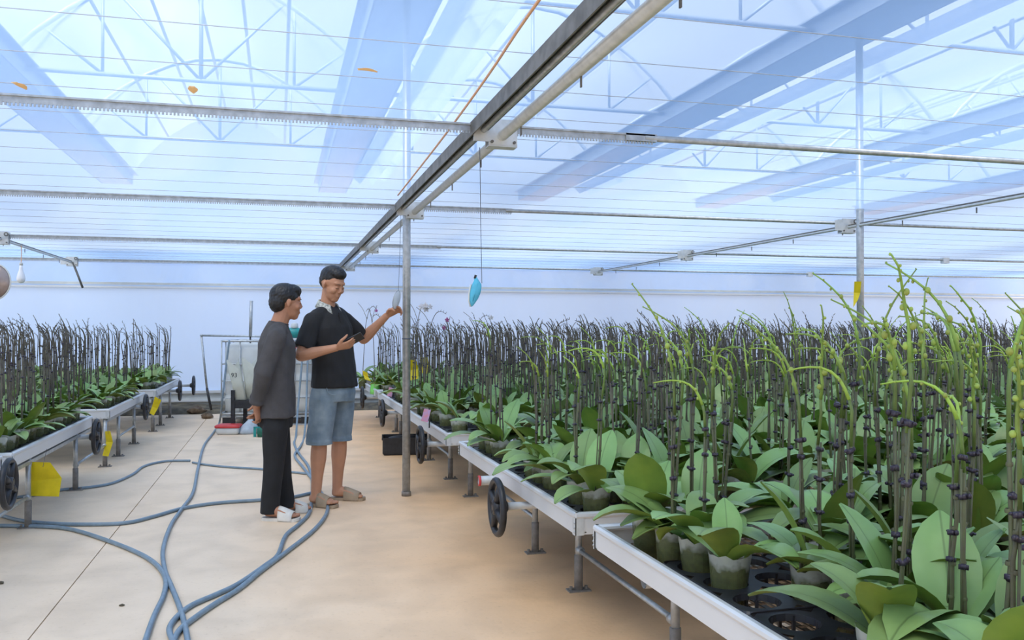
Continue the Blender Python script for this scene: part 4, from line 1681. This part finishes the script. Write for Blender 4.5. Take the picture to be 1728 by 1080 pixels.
# dry leaves clinging under of the film
for (u, v, lab) in ((322, 145, 'orange dry leaf stuck under the film above the left racks'), (603, 116, 'yellow dry leaf stuck under the film near the folded sheet'), (20, 138, 'pale orange dry leaf stuck under the film at far left')):
    P = floor_pt(u, v, CEIL - .028)
    lf = leaf_mesh(.075, .04, .05, .3, .2, 4, 6).build('dry_leaf', mat('dry orange leaf', (1.0, .74, .42), .7, 0, .1, transl=.5), None, True)
    lf.location = P
    lf.rotation_euler = (0, 0, u)
    tag(lf, lab, 'leaf')

# ------------------------------------------------------------------ people
def V3(*a):
    return Vector(a)


def hand(mb, wrist, d, palm, thumb, curls, spread=.0, size=1.0, thumb_curl=.5):
    """palm + four fingers + thumb; d finger direction, palm = side the palm faces, thumb = side of the thumb"""
    d = Vector(d).normalized(); palm = Vector(palm); palm = (palm - d * palm.dot(d)).normalized()
    th = d.cross(palm)
    if th.dot(Vector(thumb)) < 0:
        th = -th
    wrist = Vector(wrist)
    S = size
    mb.tube([wrist - d * .02, wrist, wrist + d * .03 * S, wrist + d * .065 * S, wrist + d * .092 * S], [.026, .027, .036 * S, .041 * S, .039 * S], 12, side=th, r2=[.020, .019, .017 * S, .0165 * S, .012 * S])
    for i, (l, off) in enumerate(((.072, .0315), (.080, .0105), (.074, -.0105), (.058, -.0315))):
        p = wrist + d * (.082 - (.006 if i == 3 else 0)) * S + th * off * S
        c = curls[i] if isinstance(curls, (list, tuple)) else curls
        ang = 0.0
        pts = [p - d * .02]
        pts.append(p)
        dirv = d
        for ph, (frac, w) in enumerate(((.46, .9), (.31, 1.1), (.23, .8))):
            ang += c * w
            dirv = (d * math.cos(ang) + palm * math.sin(ang) + th * spread * (1.5 - i) * .3).normalized()
            p = p + dirv * l * frac * S
            pts.append(p)
        mb.tube(pts, [.0085 * S, .009 * S, .0084 * S, .0078 * S, .0062 * S], 8)
        mb.ell(tuple(p), (.006 * S,) * 3, None, 6, 4)
    p0 = wrist + d * .02 * S + th * .026 * S
    p1 = wrist + d * .05 * S + th * .052 * S + palm * .012
    p2 = p1 + (d * math.cos(thumb_curl) + palm * math.sin(thumb_curl) * .9 + th * .12).normalized() * .032 * S
    p3 = p2 + (d * math.cos(thumb_curl * 1.6) + palm * math.sin(thumb_curl * 1.6) - th * .15).normalized() * .025 * S
    mb.tube([p0, p1, p2, p3], [.014 * S, .0115 * S, .0098 * S, .0075 * S], 8)
    mb.ell(tuple(p3), (.0072 * S,) * 3, None, 6, 4)
    return p3


def head_shape(mb, Mx, old=False):
    e = lambda c, r, n=16, k=10: mb.ell(c, r, Mx, n, k)
    e((-.012, 0, .028), (.096, .075, .088))
    e((.022, 0, -.02), (.066, .063, .080))
    e((.030, 0, -.062), (.050, .052, .050))
    e((.054, 0, -.092), (.028, .030, .022))
    e((.068, 0, .030), (.022, .050, .020))
    for s in (-1, 1):
        e((.060, s * .036, -.026), (.024, .024, .024), 10, 8)
        e((-.004, s * .077, -.006), (.015, .007, .029), 10, 8)
        e((.003, s * .083, .004), (.011, .006, .016), 8, 6)
        e((.080, s * .029, .002), (.009, .014, .008), 8, 6)
    a = [Mx @ Vector(p) for p in ((.080, 0, .020), (.088, 0, -.002), (.095, 0, -.022), (.089, 0, -.032))]
    mb.tube(a, [.009, .010, .014, .011], 8)
    for s in (-1, 1):
        e((.092, s * .011, -.030), (.010, .008, .007), 8, 6)
    e((.067, 0, -.050), (.023, .034, .036), 12, 8)
    e((.083, 0, -.060), (.010, .022, .006), 10, 6)
    e((.081, 0, -.070), (.010, .019, .006), 10, 6)
    e((.066, 0, -.080), (.020, .028, .018), 10, 6)


def face_details(parent, Mx, look_down=True):
    for s in (-1, 1):
        MB().tube([Mx @ Vector(p) for p in ((.0895, s * .012, .023), (.0890, s * .026, .026), (.0795, s * .043, .022))], [.0016, .0024, .0012], 6).build('eyebrow', 'hair', parent, True)
        MB().tube([Mx @ Vector(p) for p in ((.0875, s * .016, -.002), (.0905, s * .028, -.004), (.083, s * .041, -.001))], [.0009, .0018, .0009], 6).build('eye', 'blk', parent, True)
    MB().tube([Mx @ Vector(p) for p in ((.080, -.021, -.065), (.0915, 0, -.0645), (.080, .021, -.065))], [.0015, .0035, .0015], 6).build('mouth', 'lip', parent, True)


def noise_disp(o, amp, freq, seed=0.0):
    me = o.data
    n = len(me.vertices)
    co = np.empty(n * 3, dtype=np.float32); me.vertices.foreach_get('co', co); co = co.reshape(-1, 3)
    no = np.empty(n * 3, dtype=np.float32)
    me.vertex_normals.foreach_get('vector', no); no = no.reshape(-1, 3)
    rg = np.random.RandomState(int(seed * 10) + 3)
    h = np.zeros(n, dtype=np.float32)
    for q in range(9):
        kv = rg.normal(size=3) * np.array((1, 1, .75)) * freq * rg.uniform(.5, 1.5)
        h += np.sin(co @ kv.astype(np.float32) + rg.uniform(0, 6.28)) * rg.uniform(.3, 1)
    h /= 2.2
    co += no * (amp * h)[:, None]
    me.vertices.foreach_set('co', co.ravel())
    me.update()


def foot(mb, heel, toe, side, z0=.022):
    h, t_ = Vector(heel), Vector(toe)
    d = (t_ - h)
    L = d.length
    d.normalize()
    sd = Vector(side)
    up = V3(0, 0, 1)
    P = lambda f, z: h + d * L * f + up * z
    mb.tube([P(.03, z0 + .028), P(.12, z0 + .034), P(.30, z0 + .040), P(.52, z0 + .034), P(.74, z0 + .022), P(.88, z0 + .015)], [.022, .031, .034, .040, .045, .040], 12, side=sd, r2=[.024, .034, .040, .032, .021, .013])
    for i in range(5):
        f = 1.0 - .018 * i * i * .55 - (.01 if i == 0 else 0)
        q = h + d * L * (f - .04) + sd * (.031 - .0165 * i) + up * (z0 + .012)
        r = .0125 if i == 0 else .0092
        mb.tube([q - d * .05, q, q + d * .012], [r, r, r * .8], 8)


def sandal(parent, heel, toe, side, m, strap=(.48, .78), extra=False):
    h, t_ = Vector(heel), Vector(toe)
    d = (t_ - h); L = d.length; d.normalize(); sd = Vector(side)
    h = h - d * .012; L += .024
    mb = MB()
    pr = [(0, .018), (.03, .028), (.15, .034), (.35, .033), (.55, .040), (.75, .047), (.9, .043), (.97, .030), (1, .016)]
    n = len(pr)
    for z in (0, .020):
        for f, w in pr:
            for s in (-1, 1):
                q = h + d * L * f + sd * s * w
                mb.v.append((q.x, q.y, z + (.004 if f > .9 else 0)))
    for i in range(n - 1):
        a = 2 * i
        mb.face((a, a + 2, a + 3, a + 1))
        b = 2 * n + a
        mb.face((b, b + 1, b + 3, b + 2))
        for k in (0, 1):
            q = (a + k, a + 2 + k, b + 2 + k, b + k)
            mb.face(q if k else q[::-1])
    mb.face((0, 1, 2 * n + 1, 2 * n)); mb.face((2 * n - 2, 2 * n - 1, 4 * n - 1, 4 * n - 2))
    so = mb.build('sandal', m, parent)
    sb = MB()
    k = 11
    fh = lambda f: float(np.interp(f, (.12, .30, .52, .74, .88, 1.0), (.09, .104, .090, .068, .052, .038))) + .004
    fw = lambda f: float(np.interp(f, (.12, .30, .52, .74, .88, 1.0), (.033, .037, .043, .048, .046, .036))) + .004
    rows = [(strap[0] + (strap[1] - strap[0]) * q / 4, fh(strap[0] + (strap[1] - strap[0]) * q / 4), fw(strap[0] + (strap[1] - strap[0]) * q / 4)) for q in range(5)]
    for thk in (0, -.005):
        for f, hz, w in rows:
            for j in range(k):
                a = math.pi * j / (k - 1)
                q = h + d * L * f + sd * math.cos(a) * (w + thk) + V3(0, 0, .008 + (hz + thk - .008) * math.sin(a) ** .8)
                sb.v.append(tuple(q))
    nr = len(rows)
    for i in range(nr - 1):
        for j in range(k - 1):
            a = i * k + j
            sb.face((a, a + 1, a + k + 1, a + k))
            b = nr * k + a
            sb.face((b, b + k, b + k + 1, b + 1))
    for j in range(k - 1):
        sb.face((j, nr * k + j, nr * k + j + 1, j + 1))
        e = (nr - 1) * k
        sb.face((e + j, e + j + 1, nr * k + e + j + 1, nr * k + e + j))
    sb.build('strap', m, so, True)


def taper(mb, a, b, ra, rb, bulge=0.0, n=12, mid=.4, side=None, k=7):
    a, b = Vector(a), Vector(b)
    pts = [a.lerp(b, i / (k - 1)) for i in range(k)]
    rs = []
    for i in range(k):
        t = i / (k - 1)
        rs.append(ra + (rb - ra) * t + bulge * math.exp(-((t - mid) / .25) ** 2))
    mb.tube(pts, rs, n, side=side)


# ---- young man in black polo and denim shorts
DM = 6.2
root = depth_pt(565, 556, DM); root.z = 0
pm = thing('person', 'man in black polo and denim shorts checking a phone and reaching out', 'person', root, -YAW)
fy = Vector((.87, -.5, 0)); ry = Vector((-.5, -.87, 0))
TC = V3(-.03, 0, 0)
sh_r, el_r, wr_r = V3(-.125, -.155, 1.305), V3(-.185, -.245, 1.070), V3(.070, -.265, 1.125)
sh_l, el_l, wr_l = V3(.045, .150, 1.315), V3(.160, .275, 1.180), V3(.345, .215, 1.355)
yaw = math.atan2(-.55, .83)
HM = Matrix.Translation(V3(-.010, -.040, 1.572)) @ Matrix.Rotation(yaw, 4, 'Z') @ Matrix.Rotation(R(20), 4, 'Y')
mb = MB()
head_shape(mb, HM)
mb.tube([V3(-.055, 0, 1.36), V3(-.052, -.005, 1.42), V3(-.044, -.012, 1.49), V3(-.036, -.018, 1.54)], [.070, .056, .050, .050], 14)
# trunk
tr_pts = [V3(-.005, 0, .80), V3(-.005, 0, .90), V3(-.012, 0, 1.02), V3(-.025, 0, 1.15), V3(-.035, 0, 1.27), V3(-.045, 0, 1.36), V3(-.05, 0, 1.40)]
mb.tube(tr_pts, [.155, .165, .150, .155, .150, .10, .06], 18, side=ry, r2=[.105, .112, .108, .110, .105, .070, .055])
taper(mb, sh_r, el_r, .052, .040, .006); taper(mb, el_r, wr_r, .041, .026, .006, mid=.25)
taper(mb, sh_l, el_l, .052, .040, .006); taper(mb, el_l, wr_l, .041, .026, .006, mid=.25)
mb.ell(tuple(el_r), (.041,) * 3); mb.ell(tuple(el_l), (.041,) * 3); mb.ell(tuple(sh_r), (.058,) * 3); mb.ell(tuple(sh_l), (.058,) * 3)
hp_r, kn_r, an_r = V3(-.055, -.085, .84), V3(-.085, -.105, .455), V3(-.108, -.110, .085)
hp_l, kn_l, an_l = V3(.035, .085, .84), V3(.015, .105, .455), V3(-.005, .120, .085)
for hp, kn, an in ((hp_r, kn_r, an_r), (hp_l, kn_l, an_l)):
    taper(mb, hp + V3(0, -.2 * hp.y, -.06), kn, .072, .055, .004)
    taper(mb, kn, an, .050, .036, .012, mid=.28)
    mb.ell(tuple(kn), (.053, .05, .055))
heel_r, toe_r, side_r = V3(-.155, -.10, 0), V3(.045, -.165, 0), V3(.31, .95, 0)
heel_l, toe_l, side_l = V3(-.045, .125, 0), V3(.19, .105, 0), V3(-.085, -.995, 0)
foot(mb, heel_r, toe_r, V3(.31, .95, 0)); foot(mb, heel_l, toe_l, V3(-.085, -.995, 0))
taper(mb, an_r, V3(-.115, -.112, .04), .036, .036); taper(mb, an_l, V3(-.01, .121, .04), .036, .036)
# right hand holds the phone from below, left hand pinches the disc
hand(mb, wr_r, V3(.95, -.05, .22), V3(.05, .55, .85), V3(-.2, .2, 1), [.42, .42, .45, .5], thumb_curl=.55)
hand(mb, wr_l, V3(.80, -.10, .50), V3(.45, -.45, -.35), V3(-.4, -.1, .9), [.50, .62, .70, .75], thumb_curl=.75)
remesh(mb, 'body', 'skin', pm, .0042, 3, .45)
face_details(pm, HM)
# hair: short faded sides, full top
mb = MB()
mb.ell((-.022, 0, .052), (.094, .079, .080), HM, 18, 12)
mb.ell((-.002, 0, .092), (.086, .071, .048), HM, 16, 10)
mb.ell((.046, .0, .088), (.042, .057, .038), HM, 14, 8)
mb.ell((-.050, 0, .018), (.062, .071, .070), HM, 14, 8)
h_o = remesh(mb, 'hair', 'hair', pm, .0045, 5)
noise_disp(h_o, .0010, 240, 1.0)
# polo shirt
mb = MB()
sp = [V3(.0, 0, .835), V3(.0, 0, .845), V3(-.004, 0, .93), V3(-.010, 0, 1.03), V3(-.022, 0, 1.15), V3(-.032, 0, 1.26), V3(-.044, 0, 1.345), V3(-.05, 0, 1.385), V3(-.05, -.002, 1.41)]
mb.tube(sp, [.190, .194, .186, .175, .178, .184, .152, .108, .072], 22, side=ry, r2=[.142, .146, .140, .133, .134, .130, .104, .082, .068])
def sleeve(sh, el, f, r0, r1):
    e = sh.lerp(el, f)
    mb.tube([sh - (el - sh) * .08, sh, sh.lerp(el, f * .5), e - (el - sh) * .03, e], [.05, r0, (r0 + r1) / 2, r1, r1 * 1.02], 16)
    mb.ell(tuple(sh), (r0 * 1.02,) * 3)
sleeve(sh_r, el_r, .80, .064, .068)
sleeve(sh_l, el_l, .78, .062, .062)
for sh in (sh_r, sh_l):
    mb.tube([V3(-.052, -.002, 1.375), V3(-.05, 0, 1.375).lerp(sh, .5) + V3(0, 0, .004), sh + V3(0, 0, .004)], [.070, .068, .060], 14)
s_o = remesh(mb, 'polo_shirt', 'polo', pm, .0065, 4)
noise_disp(s_o, .0035, 26, .7)
# collar: folded band, open at the throat
mb = MB()
k = 25
for ring, (r1, r2, dz, out_) in enumerate(((.064, .062, .055, 0), (.072, .070, .058, 0), (.098, .092, .006, 0), (.090, .084, .004, 0))):
    for j in range(k):
        a = R(38) + (2 * math.pi - R(76)) * j / (k - 1)
        front = math.exp(-((min(j, k - 1 - j)) / 3.0) ** 2)
        q = V3(-.046, -.004, 1.392) + fy * (r1 * math.cos(a) + (.016 * front if ring >= 2 else 0)) + ry * (-r2 * math.sin(a)) + V3(0, 0, dz - .035 * math.cos(a) * .55 - (.035 * front if ring >= 2 else .01 * front))
        mb.v.append(tuple(q))
for i in range(4):
    for j in range(k - 1):
        a, b = i * k + j, ((i + 1) % 4) * k + j
        mb.face((a, a + 1, b + 1, b))
mb.face([0, k, 2 * k, 3 * k]); mb.face([k - 1, 4 * k - 1, 3 * k - 1, 2 * k - 1])
mb.build('collar', 'collar', s_o, True)
# open throat and placket
pk = V3(-.046, 0, 1.33) + fy * .118
MB().box(tuple(pk + fy * .004 + V3(0, 0, -.02)), (.003, .013, .062), Matrix.Rotation(math.atan2(fy.y, fy.x), 3, 'Z') @ Matrix.Rotation(R(-14), 3, 'Y')).build('placket', 'polo', s_o)
# denim shorts
mb = MB()
mb.tube([V3(0, 0, .865), V3(0, 0, .80), V3(-.004, 0, .74)], [.165, .174, .170], 20, side=ry, r2=[.118, .130, .124])
for hp, kn, sg in ((hp_r, kn_r, -1), (hp_l, kn_l, 1)):
    e = hp.lerp(kn, 1.04)
    mb.tube([hp + V3(0, -.12 * hp.y, -.005), hp.lerp(kn, .25), hp.lerp(kn, .6), e + V3(0, 0, .03), e + V3(0, 0, .028), e], [.091, .098, .092, .086, .090, .090], 18, side=fy)
d_o = remesh(mb, 'denim_shorts', 'denim', pm, .006, 2)
noise_disp(d_o, .0035, 26, 2.2)
for hp, kn in ((hp_r, kn_r), (hp_l, kn_l)):
    e = hp.lerp(kn, 1.03)
    MB().torus((e.x, e.y, e.z), .0885, .005, 'Z', 28, 6).build('hem', 'denim', d_o, True)
pp_ = hp_r + V3(.055, -.078, -.03)
MB().tube(spline([pp_ + V3(-.02, -.012, .03), pp_ + V3(-.0, -.016, -.01), pp_ + V3(.045, -.005, -.02)], 4), .003, 5).build('pocket_seam', 'denim', d_o, True)
sandal(pm, heel_r, toe_r, V3(.31, .95, 0), 'tan_sole', (.36, .74))
sandal(pm, heel_l, toe_l, V3(-.085, -.995, 0), 'tan_sole', (.42, .86))
# phone in his right hand
rotp = Matrix.Rotation(-YAW, 3, 'Z')
ph = thing('mobile_phone', 'dark mobile phone held in the young man\'s hand', 'phone', root + rotp @ V3(.180, -.262, 1.176), -YAW)
pr_ = Matrix.Rotation(R(-28), 3, 'Y') @ Matrix.Rotation(R(-38), 3, 'X')
MB().box((0, 0, 0), (.074, .037, .004), pr_).build('case', 'blk', ph)
MB().box(tuple(pr_ @ V3(0, 0, .0046)), (.070, .034, .0008), pr_).build('screen', 'screen', ph)

# ---- older man in charcoal sweater, hands behind his back
DM2 = 5.74
root2 = depth_pt(475, 556, DM2); root2.z = 0
po_ = thing('person', 'man in charcoal sweater and black trousers standing with hands behind back', 'person', root2, -YAW)
fy = Vector((.955, .296, 0)); ry = Vector((.296, -.955, 0))
sh_r, el_r, wr_r = V3(.012, -.155, 1.195), V3(-.055, -.215, .965), V3(-.128, -.130, .745)
sh_l, el_l, wr_l = V3(-.075, .155, 1.195), V3(-.185, .185, .965), V3(-.165, .010, .760)
yaw = math.atan2(.46, .89)
HM = Matrix.Translation(V3(.032, .012, 1.432)) @ Matrix.Rotation(yaw, 4, 'Z') @ Matrix.Rotation(R(4), 4, 'Y')
mb = MB()
head_shape(mb, HM, True)
mb.tube([V3(-.03, 0, 1.24), V3(-.012, .002, 1.30), V3(.008, .006, 1.36), V3(.012, .008, 1.40)], [.075, .058, .055, .055], 14)
mb.tube([V3(-.035, 0, .66), V3(-.035, 0, .78), V3(-.04, 0, .92), V3(-.035, 0, 1.05), V3(-.032, 0, 1.16), V3(-.03, 0, 1.24), V3(-.025, 0, 1.28)], [.145, .150, .145, .150, .148, .095, .06], 18, side=ry, r2=[.098, .102, .100, .102, .100, .066, .052])
for sh, el, wr in ((sh_r, el_r, wr_r), (sh_l, el_l, wr_l)):
    taper(mb, sh, el, .050, .038, .006); taper(mb, el, wr, .038, .025, .005, mid=.25)
    mb.ell(tuple(sh), (.056,) * 3); mb.ell(tuple(el), (.039,) * 3)
hp_r, kn_r, an_r = V3(-.010, -.080, .72), V3(-.025, -.085, .40), V3(-.045, -.090, .075)
hp_l, kn_l, an_l = V3(-.060, .080, .72), V3(-.035, .085, .40), V3(.000, .100, .075)
for hp, kn, an in ((hp_r, kn_r, an_r), (hp_l, kn_l, an_l)):
    taper(mb, hp + V3(0, -.2 * hp.y, -.04), kn, .070, .052, .004); taper(mb, kn, an, .048, .034, .010, mid=.28)
heel_r, toe_r, side_r = V3(-.085, -.090, 0), V3(.145, -.120, 0), V3(.13, .99, 0)
heel_l, toe_l, side_l = V3(-.040, .085, 0), V3(.155, .170, 0), V3(.40, -.917, 0)
foot(mb, heel_r, toe_r, side_r); foot(mb, heel_l, toe_l, side_l)
taper(mb, an_r, V3(-.045, -.09, .04), .035, .036); taper(mb, an_l, V3(.0, .10, .04), .035, .036)
hand(mb, wr_r, V3(.22, .28, -.92), V3(-.85, .45, -.1), V3(-.2, .9, .1), [.55, .6, .65, .7], thumb_curl=.6, size=.95)
hand(mb, wr_l, V3(.10, -.55, -.80), V3(-.9, -.1, .1), V3(0, -.7, .6), [.5, .55, .6, .6], thumb_curl=.6, size=.95)
remesh(mb, 'body', 'skin2', po_, .0042, 3, .45)
face_details(po_, HM)
mb = MB()
mb.ell((-.020, 0, .044), (.100, .084, .086), HM, 18, 12)
mb.ell((-.058, 0, .0), (.062, .076, .078), HM, 16, 10)
mb.ell((.018, 0, .080), (.076, .070, .046), HM, 14, 8)
mb.ell((.058, 0, .066), (.030, .052, .034), HM, 12, 8)
h_o = remesh(mb, 'hair', 'hair', po_, .0045, 5)
noise_disp(h_o, .0010, 240, 2.0)
# sweater
mb = MB()
mb.tube([V3(-.032, 0, .668), V3(-.032, 0, .676), V3(-.032, 0, .78), V3(-.035, 0, .92), V3(-.034, 0, 1.05), V3(-.032, 0, 1.15), V3(-.03, 0, 1.215), V3(-.026, 0, 1.262), V3(-.020, 0, 1.298)], [.172, .176, .172, .168, .176, .182, .155, .100, .066], 22, side=ry, r2=[.122, .126, .124, .120, .124, .122, .098, .076, .062])
for sh, el, wr in ((sh_r, el_r, wr_r), (sh_l, el_l, wr_l)):
    w2 = el.lerp(wr, .88)
    mb.tube([sh + V3(0, 0, .02), sh, sh.lerp(el, .5), el, el.lerp(wr, .5), w2 - (wr - el) * .10, w2 - (wr - el) * .09, w2], [.050, .063, .060, .055, .049, .044, .050, .050], 16)
    mb.ell(tuple(sh), (.063,) * 3); mb.ell(tuple(el), (.055,) * 3)
for sh in (sh_r, sh_l):
    mb.tube([V3(-.024, 0, 1.255), V3(-.024, 0, 1.255).lerp(sh, .5) + V3(0, 0, .006), sh + V3(0, 0, .004)], [.066, .066, .060], 14)
s_o = remesh(mb, 'sweater', 'charcoal', po_, .0065, 4)
noise_disp(s_o, .0035, 28, 1.7)
ring = [V3(-.018, .001, 1.293) + fy * .061 * math.cos(a) + ry * .061 * math.sin(a) + V3(0, 0, -.012 * math.cos(a)) for a in [2 * math.pi * i / 24 for i in range(25)]]
MB().tube(ring, .005, 6, side=(0, 0, 1)).build('neck_band', 'charcoal', s_o, True)
# trousers
mb = MB()
mb.tube([V3(-.035, 0, .74), V3(-.036, 0, .66), V3(-.036, 0, .60)], [.148, .152, .148], 20, side=ry, r2=[.108, .114, .108])
for hp, kn, an in ((hp_r, kn_r, an_r), (hp_l, kn_l, an_l)):
    b_ = an + V3(-.004, 0, -.030)
    mb.tube([hp + V3(0, .25 * -hp.y, -.05), hp.lerp(kn, .4), kn, kn.lerp(b_, .5), b_ + V3(0, 0, .02), b_], [.084, .086, .074, .068, .064, .065], 18, side=fy)
d_o = remesh(mb, 'trousers', 'trousers', po_, .0065, 3)
noise_disp(d_o, .0042, 22, 3.1)
sandal(po_, heel_r, toe_r, side_r, 'white_sole', (.46, .84))
sandal(po_, heel_l, toe_l, side_l, 'white_sole', (.50, .86))
